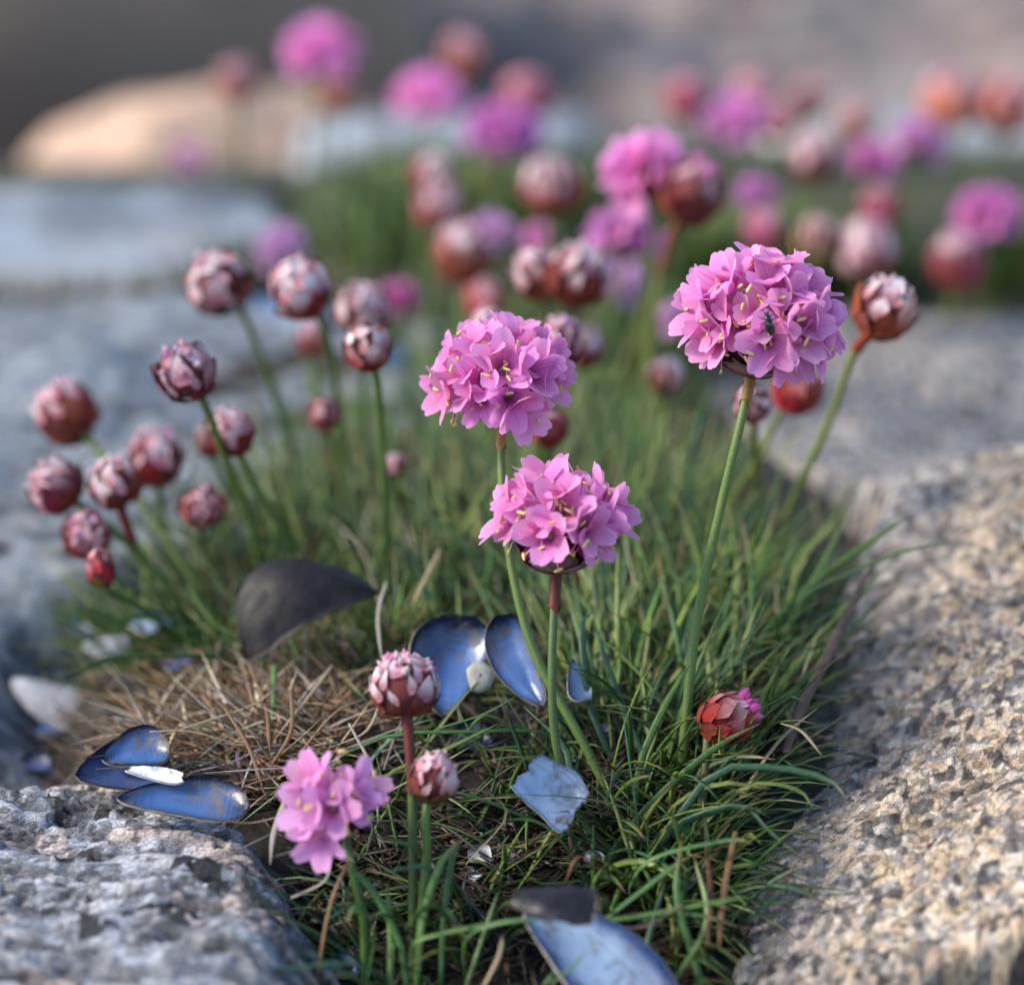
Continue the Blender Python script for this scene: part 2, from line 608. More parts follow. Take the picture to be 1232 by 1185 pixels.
gx = axis([(-40, -4, 3), (-4, -0.5, 0.15), (-0.5, -0.16, 0.012), (-0.16, 0.16, 0.0016), (0.16, 0.5, 0.012), (0.5, 4, 0.15), (4, 40.1, 3)])
gy = axis([(-20, -1, 2), (-1, 0.2, 0.1), (0.2, 0.33, 0.01), (0.33, 0.80, 0.0016), (0.80, 1.6, 0.008), (1.6, 4, 0.1), (4, 60, 3)])


def relief_ground(X, Y):
    f1, f2, cid, _, _ = worley(X * 40, Y * 40, 65)
    far = sstep(0.85, 1.0, Y) * (1 - sstep(2.0, 3.0, np.hypot(X, Y)))
    return h_ground(X, Y) + far * 0.010 * (1 - np.clip(f1, 0, 1) ** 2) + 0.0012 * fbm(X * 400, Y * 400, 3, 67) * (np.abs(X) < 0.2)


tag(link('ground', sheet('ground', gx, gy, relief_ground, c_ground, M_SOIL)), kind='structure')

PAL_TAN = A([(0.52, 0.42, 0.30), (0.60, 0.51, 0.39), (0.42, 0.34, 0.25), (0.50, 0.45, 0.40), (0.33, 0.32, 0.32),
             (0.25, 0.24, 0.24), (0.56, 0.43, 0.33), (0.17, 0.16, 0.15), (0.64, 0.58, 0.50), (0.085, 0.08, 0.08)])
PAL_GREY = A([(0.42, 0.43, 0.45), (0.50, 0.50, 0.51), (0.33, 0.35, 0.38), (0.26, 0.28, 0.31), (0.45, 0.40, 0.37),
              (0.17, 0.18, 0.20), (0.54, 0.52, 0.50), (0.06, 0.062, 0.07), (0.38, 0.36, 0.35), (0.035, 0.036, 0.04)])


def pick(pal, cid):
    return pal[np.clip((cid * len(pal)).astype(int), 0, len(pal) - 1)]


def grains(X, Y, sx, sy, seed):
    wx, wy = X * sx + 0.8 * fbm(X * sx * 0.6, Y * sy * 0.6, 2, seed + 5), Y * sy + 0.8 * fbm(X * sx * 0.6 + 9, Y * sy * 0.6, 2, seed + 7)
    return worley(wx, wy, seed)


def relief_right(X, Y):
    near = 1 - sstep(0.50, 0.60, Y)
    f1, f2, cid, ox, oy = grains(X, Y, 760, 560, 71)
    g1, g2, cid2, _, _ = grains(X, Y, 260, 150, 75)
    z = h_right(X, Y)
    z = z + near * (0.00014 * (cid - 0.5) + 0.00010 * sstep(0, 0.25, f2 - f1) + 0.0005 * (ox * (cid2 - 0.5)))
    z = z + (0.5 + 0.5 * near) * 0.00032 * (cid2 - 0.5) * sstep(0.0, 0.22, g2 - g1) + 0.0012 * fbm(X * 130, Y * 90, 3, 78) - 0.0004 * near * sstep(0.06, 0.2, fbm(X * 330, Y * 240, 3, 87))
    return z


def c_right(X, Y):
    f1, f2, cid, _, _ = grains(X, Y, 760, 560, 71)
    g1, g2, cid2, _, _ = grains(X, Y, 260, 150, 75)
    C = pick(PAL_TAN, (cid * 0.999 + 0.2 * cid2) % 1.0)
    big = fbm(X * 45, Y * 45, 3, 81)
    C = C * (1 + 0.55 * big)[..., None]
    crack = (1 - sstep(0.0, 0.10, g2 - g1)) * (cid2 > 0.35)
    pit = sstep(0.06, 0.2, fbm(X * 420, Y * 330, 3, 87))
    C = C * (1 - 0.6 * crack)[..., None] * (0.92 - 0.42 * pit)[..., None]
    # greyer towards the back and in the low corner by the grass
    k = np.clip(sstep(0.46, 0.55, Y) * 0.85 + 0.75 * (1 - sstep(0.002, 0.022, X - xe_right(Y))), 0, 1)[..., None]
    C = C * (1 - k) + pick(PAL_GREY, cid) * 0.92 * k
    lo = (sstep(0.0, 0.004, 0.368 + 0.22 * (X - 0.055) - Y))[..., None]
    C = C * 0.94
    return C * (1 - lo) + lo * (0.45 * C + 0.65 * A((0.36, 0.30, 0.27)) * (1 + 1.2 * fbm(X * 200, Y * 500, 3, 83))[..., None])


rx = axis([(0.016, 0.084, 0.0003), (0.084, 0.12, 0.0012), (0.12, 0.32, 0.008)])
ry = axis([(0.20, 0.335, 0.004), (0.335, 0.50, 0.0004), (0.50, 0.58, 0.0009), (0.58, 0.69, 0.0025)])
o = link('granite_rock', sheet('granite_rock', rx, ry, relief_right, c_right, M_GRANITE))
tag(o, 'big coarse tan and black speckled granite rock right of the grass tuft', 'rock', 'granite rocks')


def relief_left(X, Y):
    q = Y + 0.16 * X
    f1, f2, cid, _, _ = grains(X, q, 420, 1000, 91)
    g1, g2, cid2, _, _ = grains(X, q, 110, 330, 95)
    z = h_left(X, Y)
    return z + 0.0004 * (cid - 0.5) + 0.0007 * (cid2 - 0.5) * sstep(0, 0.3, g2 - g1) - 0.0010 * sstep(0.03, 0.15, fbm(X * 120, q * 640, 4, 94)) - 0.0011 * sstep(0.02, 0.14, -fbm(X * 150, q * 520, 3, 96)) + 0.0024 * fbm(X * 80, q * 330, 3, 97) \
        + 0.0012 * fbm(X * 420, q * 900, 2, 98)


def c_left(X, Y):
    q = Y + 0.16 * X
    f1, f2, cid, _, _ = grains(X, q, 420, 1000, 91)
    g1, g2, cid2, _, _ = grains(X, q, 110, 330, 95)
    C = pick(PAL_GREY, cid) * 0.6 + 0.4 * PAL_GREY[:4].mean(0)
    pink = (cid2 > 0.82)[..., None]
    C = C * np.where(pink, A((1.08, 0.95, 0.90)), A((0.92, 0.98, 1.07)))
    pits = sstep(0.02, 0.14, -fbm(X * 150, q * 520, 3, 96))
    C = C * (1 - 0.55 * pits)[..., None] * (1 + 0.5 * fbm(X * 60, q * 60, 3, 99))[..., None]
    C = C * (1 - 0.6 * sstep(0.03, 0.15, fbm(X * 120, q * 640, 4, 94)))[..., None]
    e1, _, ce, _, _ = worley(X * 110 + 1.2 * fbm(X * 300, Y * 300, 3, 102), Y * 110 + 1.2 * fbm(X * 300 + 9, Y * 300, 3, 103), 101)
    blk = ((ce > 0.88) & (e1 < 0.30))[..., None]
    return np.where(blk, A((0.03, 0.034, 0.04)), C * 1.12)


lx = axis([(-0.30, -0.10, 0.006), (-0.10, -0.080, 0.0015), (-0.080, -0.006, 0.00036)])
ly = axis([(0.20, 0.335, 0.004), (0.335, 0.445, 0.0004)])
o = link('granite_rock', sheet('granite_rock_grey', lx, ly, relief_left, c_left, M_LAYERED))
tag(o, 'pale grey layered granite rock with dark pits beneath the broken mussel shells', 'rock', 'granite rocks')


def c_soft(pal, sx, sy, seed, gain=1.0, tint=(1, 1, 1)):
    def f(X, Y):
        f1, f2, cid, _, _ = grains(X, Y, sx, sy, seed)
        C = pick(pal, cid) * 0.55 + pal.mean(0) * 0.45
        return C * gain * A(tint) * (1 + 0.8 * fbm(X * 40, Y * 50, 4, seed + 3))[..., None]
    return f


def relief_mid(X, Y):
    f1, f2, cid, _, _ = grains(X, Y, 130, 190, 111)
    return h_mid(X, Y) + 0.0012 * (cid - 0.5) + 0.0018 * fbm(X * 110, Y * 160, 3, 113)


o = link('bedrock_slab', sheet('bedrock_slab', axis([(-0.40, -0.14, 0.008), (-0.14, 0.05, 0.001)]), axis([(0.424, 0.675, 0.001)]), relief_mid,
         c_soft(PAL_GREY, 260, 330, 115, 0.76, (0.86, 1.0, 1.10)), M_SLAB))
tag(o, 'low blue grey rock slab behind the small red buds on the left', 'rock', 'rock slabs')


def slab(x0, x1, y0, y1, top, edge, seed, rise=0.0):
    def f(X, Y):
        wx, wy = X + 0.02 * fbm(X * 18, Y * 18, 3, seed), Y + 0.012 * fbm(X * 22, Y * 22, 3, seed + 2)
        m = np.minimum(np.minimum(wx - x0, x1 - wx), np.minimum(wy - y0, y1 - wy))
        return top - 0.10 + 0.10 * sstep(-edge, edge, m) + rise * (Y - y0) + 0.008 * fbm(X * 24, Y * 24, 4, seed + 4)
    return f


def rock_slab(x0, x1, y0, y1, top, edge, seed, rise, cf, label, step=0.0025):
    m = sheet('rock_slab', np.arange(x0 - 0.05, x1 + 0.05, step), np.arange(y0 - 0.04, y1 + 0.04, step), slab(x0, x1, y0, y1, top, edge, seed, rise), cf, M_FARROCK)
    return tag(link('rock_slab', m), label, 'rock', 'rock slabs')


rock_slab(-0.34, -0.045, 0.680, 0.765, -0.003, 0.008, 121, 0.0, c_soft(PAL_GREY, 60, 60, 123, 0.82, (0.88, 1.0, 1.10)),
          'pale blue grey flat slab in front of the peach coloured boulder')
rock_slab(0.065, 0.36, 0.855, 0.955, -0.026, 0.010, 131, 0.0, c_soft(PAL_GREY, 60, 60, 133, 1.05, (1.0, 1.03, 1.0)),
          'pale grey blurred slab behind the pink flowers on the right')
rock_slab(-0.065, 0.030, 0.85, 0.93, -0.024, 0.010, 141, 0.0, c_soft(PAL_GREY, 60, 60, 143, 1.05, (0.95, 1.02, 1.08)),
          'small pale blue slab behind the magenta flowers at the top', 0.002)


def boulder(loc, rad, seed, colr, label, rot=0.0, n=56, pw=0.85):
    v, c = [], []
    nu, nv = n, n // 2
    th, ph = np.meshgrid(np.linspace(0, 2 * math.pi, nu, endpoint=False), np.linspace(0.0, math.pi, nv), indexing='ij')
    d = np.stack([np.sin(ph) * np.cos(th), np.sin(ph) * np.sin(th), np.cos(ph)], -1)
    k = 1 + 0.5 * fbm(d[..., 0] * 1.3 + d[..., 2] * 0.7 + 5, d[..., 1] * 1.3 - d[..., 2] * 0.9, 4, seed)
    k = k * (1 + 0.10 * fbm(d[..., 0] * 6 + d[..., 2] * 3, d[..., 1] * 6 - d[..., 2] * 4, 3, seed + 9))
    P = np.sign(d) * np.abs(d) ** pw * A(rad) * k[..., None]
    C = A(colr) * (1 + 1.1 * fbm(d[..., 0] * 5 + d[..., 2] * 3, d[..., 1] * 5 - d[..., 2] * 2, 4, seed + 20))[..., None]
    f = []
    for i in range(nu):
        for j in range(nv - 1):
            a, b = i * nv + j, ((i + 1) % nu) * nv + j
            f.append((a, a + 1, b + 1, b))
    m = mesh('boulder', P.reshape(-1, 3), f, M_FARROCK, col=C.reshape(-1, 3))
    o = link('boulder', m)
    o.location = loc
    o.rotation_euler = (0, 0, rot)
    return tag(o, label, 'boulder', 'boulders behind the flowers')


boulder((-0.080, 0.915, -0.066), (0.078, 0.045, 0.050), 3, (0.50, 0.34, 0.235), 'smooth peach coloured boulder in warm light behind the blue slab', 0.1, pw=1.15)
boulder((-0.27, 1.28, -0.10), (0.23, 0.16, 0.16), 8, (0.17, 0.112, 0.07), 'dark brown boulder at the back above the peach boulder', 0.3)

# shingle on the beach behind
pv, pf, pc, off = [], [], [], 0
for k in range(900):
    y = RNG.uniform(0.98, 2.6)
    x = RNG.uniform(-0.16, 0.2) * y * 1.5
    r = RNG.uniform(0.006, 0.022)
    if -0.5 < x < -0.02 and y > 1.05 and RNG.random() < 0.5:
        continue
    zc = float(h_ground(x, y)) + r * 0.45
    fl = RNG.uniform(0.45, 0.8)
    a = RNG.uniform(0, 6.28)
    base = RNG.choice([(0.24, 0.19, 0.175), (0.30, 0.25, 0.22), (0.17, 0.15, 0.15), (0.27, 0.20, 0.17), (0.2, 0.19, 0.19)])
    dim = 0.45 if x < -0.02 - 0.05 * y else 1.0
    for j in range(5):
        ph = math.pi * j / 4
        for i in range(8):
            t = 2 * math.pi * i / 8
            q = r * (1 + 0.25 * math.sin(3 * t + k) * math.sin(ph))
            ux, uy = q * math.sin(ph) * math.cos(t), 0.75 * q * math.sin(ph) * math.sin(t)
            pv.append((x + ux * math.cos(a) - uy * math.sin(a), y + ux * math.sin(a) + uy * math.cos(a), zc + fl * r * math.cos(ph)))
            pc.append([b * dim for b in base])
    for j in range(4):
        for i in range(8):
            p, q = off + j * 8 + i, off + j * 8 + (i + 1) % 8
            pf.append((p, p + 8, q + 8, q))
    off += 40
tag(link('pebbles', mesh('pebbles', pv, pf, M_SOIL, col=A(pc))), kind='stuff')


# ------------------------------------------------------------------ mussel shells
def shell_mesh(seed, L, W, D, mats, u0=0.0, u1=1.0, v0=-1.0, v1=1.0, jag=0.06, th=0.00045, nu=22, nv=15):
    """half a mussel: length along x, bulging to +z; broken edges where u or v is cut"""
    U, V = np.meshgrid(np.linspace(0, 1, nu), np.linspace(0, 1, nv), indexing='ij')
    ja = jag * 2 * fbm(V * 5 + seed, V * 0 + seed * 1.7, 3, seed)
    jb = jag * 2 * fbm(V * 5 + seed + 40, V * 0 + seed * 1.7, 3, seed + 3)
    a = u0 + (ja if u0 > 0.001 else 0)
    b = u1 + (jb if u1 < 0.999 else 0)
    u = a + (b - a) * U
    jc = jag * 2 * fbm(U * 5 + seed + 80, U * 0 + seed, 3, seed + 5)
    c = v0 + (jc if v0 > -0.999 else 0)
    d = v1 + (jc if v1 < 0.999 else 0)
    v = c + (d - c) * V
    u = np.clip(u, 0, 1)
    wid = W * 0.68 * np.clip(u, 1e-4, 1) ** 0.62 * np.sqrt(np.clip(1 - u ** 3.2, 0, 1))
    X = L * (u - 0.5)
    Y = wid * v - 0.12 * W * np.sin(math.pi * u)
    dome = D * 1.25 * np.clip(u, 1e-4, 1) ** 0.55 * np.clip(1 - u ** 2.4, 0, 1) ** 0.6 * np.clip(1 - np.abs(v) ** 2.2, 0, 1) ** 0.8
    dome = dome + 0.06 * W * fbm(u * 4 + seed, v * 2.5, 3, seed + 11)
    mg = np.clip(np.maximum(np.abs(v) ** 3, np.abs(2 * u - 1) ** 3) * 0.9 + 0.1 * u, 0, 1)
    inner = np.stack([X * 0.985, Y * 0.97, dome - th], -1).reshape(-1, 3)
    outer = np.stack([X, Y, dome], -1).reshape(-1, 3)
    nn = nu * nv
    f = grid_faces(nu, nv)
    F = [tuple(q) for q in f] + [tuple(q[::-1] + nn) for q in f]
    mi = [0] * len(f) + [1] * len(f)
    ring = [i * nv for i in range(nu)] + [(nu - 1) * nv + j for j in range(1, nv)] + [i * nv + nv - 1 for i in range(nu - 2, -1, -1)] + [j for j in range(nv - 2, 0, -1)]
    for p, q in zip(ring, ring[1:] + ring[:1]):
        F.append((p, q, q + nn, p + nn))
        mi.append(2)
    return mesh('mussel_shell', np.concatenate([outer, inner]), F, mats, mi=mi, col=np.tile(mg.reshape(-1, 1), (2, 3)))


def shell(px, py, lpx, wpx, img_rot, tilt, up, label, mats=S_BLUE, lift=0.0, bow=0.30, depth=None, roll=0.0, name='mussel_shell', **kw):
    """up=1 shows the hollow inside, up=-1 the outside; img_rot turns it on the ground, tilt raises its face to the viewer"""
    p, d = hit(px, py)
    if depth is not None:
        d = depth
        p = at(px, py, d)
    L, W = lpx * PXS * d, wpx * PXS * d
    m = shell_mesh(kw.pop('seed', int(px * 7 + py)), L, W, bow * W, mats, **kw)
    o = link(name, m)
    rot = Matrix.Rotation(R(tilt), 4, 'X') @ Matrix.Rotation(R(img_rot), 4, 'Z') @ Matrix.Rotation(R(roll), 4, 'X')
    if up == 1:
        rot = rot @ Matrix.Rotation(math.pi, 4, 'X')
    o.matrix_world = Matrix.Translation(p + Vector((0, 0, lift))) @ rot
    return tag(o, label, 'shell', 'broken mussel shells')


shell(376, 752, 180, 170, 206, 58, -1, 'thin dark pointed mussel shell standing tilted in the green grass', S_DARK, depth=0.483, bow=0.24, v0=-1.0, v1=0.3, jag=0.05)
shell(552, 802, 140, 118, 74, 42, 1, 'deep blue open mussel shell with a white spot in the tuft', S_BLUE, depth=0.468, v0=-1, v1=0.75, jag=0.07)
shell(624, 796, 128, 84, 118, 52, 1, 'pointed blue mussel shell leaning on the deep blue open one', S_BLUE, depth=0.462, bow=0.3, v0=-0.55, jag=0.04)
shell(700, 818, 58, 64, -70, 40, 1, 'curved whitish shell chip behind the bent flower stem', S_PALE, depth=0.462, v0=-0.1, jag=0.08)
shell(566, 905, 55, 48, 20, 40, 1, 'small dark blue shell fragment beside the small tan bud', S_BLUE, lift=0.002, u0=0.2)
shell(640, 950, 165, 120, -38, 42, 1, 'pale sky blue broken shell fragment between grass blades', S_PALE, depth=0.441, u0=0.34, u1=0.85, v0=-0.75, v1=0.55, jag=0.055, bow=0.22)
shell(576, 1047, 40, 28, 10, 35, 1, 'tiny white shell chip in dry litter left of the green leaf base', S_WHITE, lift=0.002, u0=0.2, u1=0.9)
shell(572, 1070, 22, 20, 60, 30, 1, 'tiniest white shell crumb below the other white chip', S_WHITE, lift=0.002, u0=0.2, u1=0.8)
shell(712, 1050, 34, 22, -20, 35, 1, 'tiny white shell chip above the wet dark shell piece', S_WHITE, lift=0.002, u0=0.2, u1=0.9)
shell(712, 1166, 270, 130, -48, 38, 1, 'large light blue mussel shell lying open in the crevice', S_PALE, depth=0.418, bow=0.26, u0=0.10, jag=0.05)
shell(672, 1088, 150, 86, -8, 30, -1, 'wet black shell piece lying over the large light blue shell', S_WET, depth=0.4135, bow=0.32, u0=0.15, u1=0.82, v0=-0.6, v1=0.8, jag=0.13)
shell(408, 1182, 50, 40, 10, 40, 1, 'pale blue shell piece at the very bottom in the green blades', S_PALE, lift=0.002, u0=0.1)
shell(150, 960, 116, 100, 8, 26, 1, 'dark rimmed blue mussel shell lying open on the grey rock', S_DARK, lift=0.004, bow=0.28)
shell(166, 950, 84, 66, 14, 34, 1, 'smooth blue oval shell resting inside the dark rimmed one', S_BLUE, lift=0.0055, bow=0.2)
shell(188, 983, 80, 36, -8, 40, 1, 'bright white shell sliver beside the blue oval shell', S_WHITE, lift=0.0066, u0=0.1, u1=0.95, bow=0.12, v0=-0.3)
shell(222, 1000, 162, 74, -4, 24, 1, 'long thin mussel shell with a dark edge on the grey rock', S_BLUE, lift=0.0041, bow=0.25)
shell(72, 872, 135, 78, -27, 34, -1, 'large worn whitish mussel shell at the edge of the grey rock', S_WHITE, lift=0.004, bow=0.34, u0=0.0, u1=0.9, v0=-0.85, jag=0.05)
shell(40, 928, 46, 34, 10, 30, 1, 'dark blue shell chip under the worn whitish shell', S_DARK, lift=0.001, u0=0.1)
shell(108, 905, 52, 30, 0, 25, 1, 'black blue shell shard beside the tip of the worn whitish shell', S_DARK, lift=0.001, u0=0.2)
shell(156, 906, 40, 26, 15, 30, 1, 'bright blue shell chip at the edge of the dry straw', S_BLUE, lift=0.0015, u0=0.15)
shell(130, 797, 62, 40, 5, 30, -1, 'blurred white shell on the slab behind the worn whitish shell', S_WHITE, lift=0.003)
shell(245, 815, 64, 36, 14, 30, 1, 'pale violet blue shell half buried in grass beside dry straw', S_PALE, lift=0.002)
shell(118, 766, 70, 44, -12, 25, 1, 'dark blue shell lying on the slab under the small crimson bud', S_DARK, lift=0.002)
shell(190, 764, 50, 34, 24, 25, 1, 'small bright blue shell at the left edge of the grass', S_BLUE, lift=0.002)
shell(770, 838, 64, 36, 34, 40, 1, 'dark blue shell shard among blades right of the whitish chip', S_DARK, lift=0.002, u0=0.1)
shell(728, 897, 26, 22, 20, 35, 1, 'little white chip between the two bent flower stems', S_WHITE, lift=0.002, u0=0.1, u1=0.9)
shell(62, 905, 60, 46, 25, 32, 1, 'navy shell chip wedged under the lower edge of the worn whitish shell', S_BLUE, lift=0.004, u0=0.25, v0=-0.6)
shell(100, 784, 66, 46, 150, 28, 1, 'blurred navy shell on the slab just above the blurred white one', S_DARK, lift=0.005, u0=0.1)
shell(168, 786, 54, 40, -20, 30, 1, 'blurred pale blue chip right of the blurred white shell', S_PALE, lift=0.005, u0=0.3)
shell(212, 836, 46, 34, 40, 30, 1, 'small navy chip at the upper edge of the golden straw', S_BLUE, lift=0.005, u0=0.25)
shell(505, 870, 60, 44, 60, 38, 1, 'navy shell shard in dark litter right of the fluffy bud', S_BLUE, lift=0.003, u0=0.3, v0=-0.5)
shell(610, 868, 70, 50, -20, 36, 1, 'black navy shard below the pointed blue shell', S_DARK, lift=0.002, u0=0.2, v0=-0.7)
shell(335, 388, 110, 70, -14, 25, 1, 'blurred light blue shell on the slab behind the left buds', S_PALE, lift=0.002)
shell(468, 446, 70, 60, 40, 30, 1, 'blurred blue shell in the grass behind the central buds', S_BLUE, lift=0.003)
shell(325, 262, 70, 50, 10, 20, -1, 'blurred black shell on the far slab edge near green grass', S_DARK, lift=0.006)
# the chalky spot is a fleck of barnacle on the deep blue shell
bv, bf = [], []
for j in range(5):
    for i in range(14):
        t = 2 * math.pi * i / 14
        r = (0.0024, 0.0022, 0.0016, 0.0009, 0.0002)[j] * (0.85 + 0.06 * math.sin(3 * t + 1) + 0.05 * math.sin(5 * t))
        bv.append((r * math.cos(t), 1.15 * r * math.sin(t), (0, 0.0004, 0.0007, 0.0008, 0.0008)[j]))
for j in range(4):
    for i in range(14):
        bf.append((j * 14 + i, j * 14 + (i + 1) % 14, (j + 1) * 14 + (i + 1) % 14, (j + 1) * 14 + i))
o = link('barnacle', mesh('barnacle', bv, bf, plain('chalk', (0.24, 0.25, 0.22), 0.7, 0.3, 900)))
o.matrix_world = frame((0.05, -0.75, 0.66), 0, at(578, 814, 0.4635))
tag(o, 'round chalky white barnacle spot on the deep blue shell', 'barnacle')


# ------------------------------------------------------------------ grass
GREENS = A([(0.085, 0.185, 0.034), (0.115, 0.220, 0.042), (0.055, 0.135, 0.042), (0.190, 0.270, 0.055), (0.065, 0.150, 0.055), (0.24, 0.29, 0.09)])
STRAWS = A([(0.36, 0.27, 0.16), (0.27, 0.17, 0.085), (0.42, 0.36, 0.27), (0.22, 0.115, 0.055), (0.30, 0.28, 0.24), (0.16, 0.09, 0.05)])


def blade_field(N, base, az, length, width, th0, bend, col, seg=6, tipcol=None, keel=0.35):
    """N blades as three-sided keeled strips; returns vertices, faces, colours"""
    s = np.linspace(0, 1, seg + 1)
    th = th0[:, None] + bend[:, None] * s[None]
    dl = (length / seg)[:, None]
    hx, hz = np.sin(th) * dl, np.cos(th) * dl
    H = np.concatenate([np.zeros((N, 1)), np.cumsum(hx[:, 1:], 1)], 1)
    Zz = np.concatenate([np.zeros((N, 1)), np.cumsum(hz[:, 1:], 1)], 1)
    ca, sa = np.cos(az)[:, None], np.sin(az)[:, None]
    wob = (NR.random((N, 1)) - 0.5) * 0.25 * length[:, None] * s[None] ** 2
    P = np.stack([base[:, :1] + H * ca - wob * sa, base[:, 1:2] + H * sa + wob * ca, base[:, 2:] + Zz], -1)
    wd = width[:, None] * np.minimum(1, 1.9 * (1 - s[None] ** 1.6)) * (0.75 + 0.25 * np.minimum(1, s * 4))[None]
    wd = np.maximum(wd, 0.00004)
    side = np.stack([-sa, ca, 0 * sa], -1)
    nor = np.stack([np.cos(th) * ca, np.cos(th) * sa, -np.sin(th)], -1)
    V = np.stack([P + side * wd[..., None] * 0.5, P + nor * wd[..., None] * keel, P - side * wd[..., None] * 0.5], 2)
    V = V.reshape(-1, 3)
    b = (np.arange(N)[:, None] * (seg + 1) + np.arange(seg)[None]).ravel() * 3
    F = np.concatenate([np.stack([b + k, b + (k + 1) % 3, b + 3 + (k + 1) % 3, b + 3 + k], 1) for k in range(3)])
    C = np.repeat(col[:, None], seg + 1, 1)
    if tipcol is not None:
        k = (np.clip(s * 2.2 - 1.5, 0, 1))[None, :, None] * (NR.random((N, 1, 1)) < 0.35)
        C = C * (1 - k) + A(tipcol) * k
    return V, F, np.repeat(C.reshape(-1, 3), 3, 0)


def in_poly(x, y, P):
    r = False
    for (x0, y0), (x1, y1) in zip(P, P[1:] + P[:1]):
        if (y0 > y) != (y1 > y) and x < (x1 - x0) * (y - y0) / (y1 - y0) + x0:
            r = not r
    return r


def sample_poly(P, n, clump=0.0):
    """points on the ground evenly spread over the outline's patch of land"""
    Q = P if abs(P[0][0]) < 1 else [tuple(hit(px, py, h_ground)[0].xy) for px, py in P]      # metres on the ground, or picture points
    xs, ys = [q[0] for q in Q], [q[1] for q in Q]
    out = []
    while len(out) < n:
        x, y = RNG.uniform(min(xs), max(xs)), RNG.uniform(min(ys), max(ys))
        if clump and float(vn(A([x * 45]), A([y * 45]), 77)[0]) < clump:
            continue
        if in_poly(x, y, Q):
            out.append((x, y))
    out = A(out)
    z = np.maximum(h_ground(out[:, 0], out[:, 1]), -0.03)
    return np.concatenate([out, z[:, None]], 1)


def field(P, n, ln, wd, lean, bend, pal, centre=None, out=0.7, tip=(0.30, 0.2, 0.1), jitter=0.2, lift=0.0, gain=1.0, warp=None, clump=0.0):
    base = sample_poly(P, n, clump)
    base[:, 2] += lift * NR.random(n) - 0.001
    az = NR.random(n) * 2 * math.pi
    if centre is not None:
        c = hit(*centre, h_ground)[0]
        rad = np.arctan2(base[:, 1] - c.y, base[:, 0] - c.x)
        az = np.where(NR.random(n) < out, rad + NR.normal(0, 0.6, n), az)
    if warp is not None:
        az = np.where(NR.random(n) < warp[1], warp[0] + NR.normal(0, 0.5, n), az)
    u = NR.random
    col = pal[NR.integers(0, len(pal), n)] * (1 + jitter * NR.normal(0, 1, (n, 1))).clip(0.4, 1.8) * gain
    return blade_field(n, base, az, ln[0] + (ln[1] - ln[0]) * u(n), wd[0] + (wd[1] - wd[0]) * u(n),
                       R(lean[0]) + R(lean[1] - lean[0]) * u(n), R(bend[0]) + R(bend[1] - bend[0]) * u(n), col, tipcol=tip)


def stuff(name, fields, mat):
    v, f, c, off = [], [], [], 0
    for V, F, C in fields:
        v.append(V); f.append(F + off); c.append(C)
        off += len(V)
    return tag(link(name, mesh(name, np.concatenate(v), np.concatenate(f), mat, col=np.concatenate(c))), kind='stuff')


mm = 0.001
MID = [(190, 735), (300, 640), (400, 590), (520, 560), (700, 545), (815, 610), (920, 690), (955, 760), (900, 800), (700, 770), (500, 745), (330, 760), (230, 775)]
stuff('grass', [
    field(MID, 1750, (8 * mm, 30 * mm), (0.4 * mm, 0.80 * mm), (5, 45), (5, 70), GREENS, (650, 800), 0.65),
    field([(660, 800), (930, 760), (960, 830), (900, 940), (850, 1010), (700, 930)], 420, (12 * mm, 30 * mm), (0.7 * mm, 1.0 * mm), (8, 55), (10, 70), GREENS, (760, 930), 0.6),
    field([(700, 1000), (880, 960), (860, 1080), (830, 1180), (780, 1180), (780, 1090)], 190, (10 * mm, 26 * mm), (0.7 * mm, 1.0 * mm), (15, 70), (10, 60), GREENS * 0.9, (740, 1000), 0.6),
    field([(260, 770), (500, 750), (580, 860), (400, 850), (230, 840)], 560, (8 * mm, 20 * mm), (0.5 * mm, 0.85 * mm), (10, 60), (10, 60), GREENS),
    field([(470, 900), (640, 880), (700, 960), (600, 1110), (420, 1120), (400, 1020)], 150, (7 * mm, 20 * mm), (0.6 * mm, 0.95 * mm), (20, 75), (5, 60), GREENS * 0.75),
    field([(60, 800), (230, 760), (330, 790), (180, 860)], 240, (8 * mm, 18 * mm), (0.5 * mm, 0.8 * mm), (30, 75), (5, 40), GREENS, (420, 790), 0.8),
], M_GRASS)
stuff('grass', [
    field([(500, 470), (560, 400), (800, 400), (830, 470), (780, 540), (520, 540)], 650, (9 * mm, 24 * mm), (0.5 * mm, 0.95 * mm), (5, 50), (5, 70), GREENS),
    field([(370, 320), (410, 245), (560, 232), (700, 235), (830, 300), (850, 360), (700, 385), (440, 375)], 1250, (8 * mm, 22 * mm), (0.6 * mm, 1.0 * mm), (5, 50), (5, 70), GREENS * 0.95, clump=0.45),
], M_GRASS)
stuff('grass', [
    field([(810, 335), (900, 302), (1100, 300), (1290, 302), (1290, 350), (1000, 360), (830, 390)], 1500, (7 * mm, 19 * mm), (0.6 * mm, 1.0 * mm), (5, 50), (5, 70), GREENS * 0.95, clump=0.45),
], M_GRASS)
stuff('moss_and_grass', [
    field([(-0.20, 0.652), (-0.052, 0.652), (-0.052, 0.680), (-0.20, 0.684)], 2200, (9 * mm, 20 * mm), (0.6 * mm, 1.0 * mm), (5, 60), (5, 60), A([(0.075, 0.085, 0.025), (0.05, 0.07, 0.025), (0.09, 0.07, 0.03)])),
], M_GRASS)
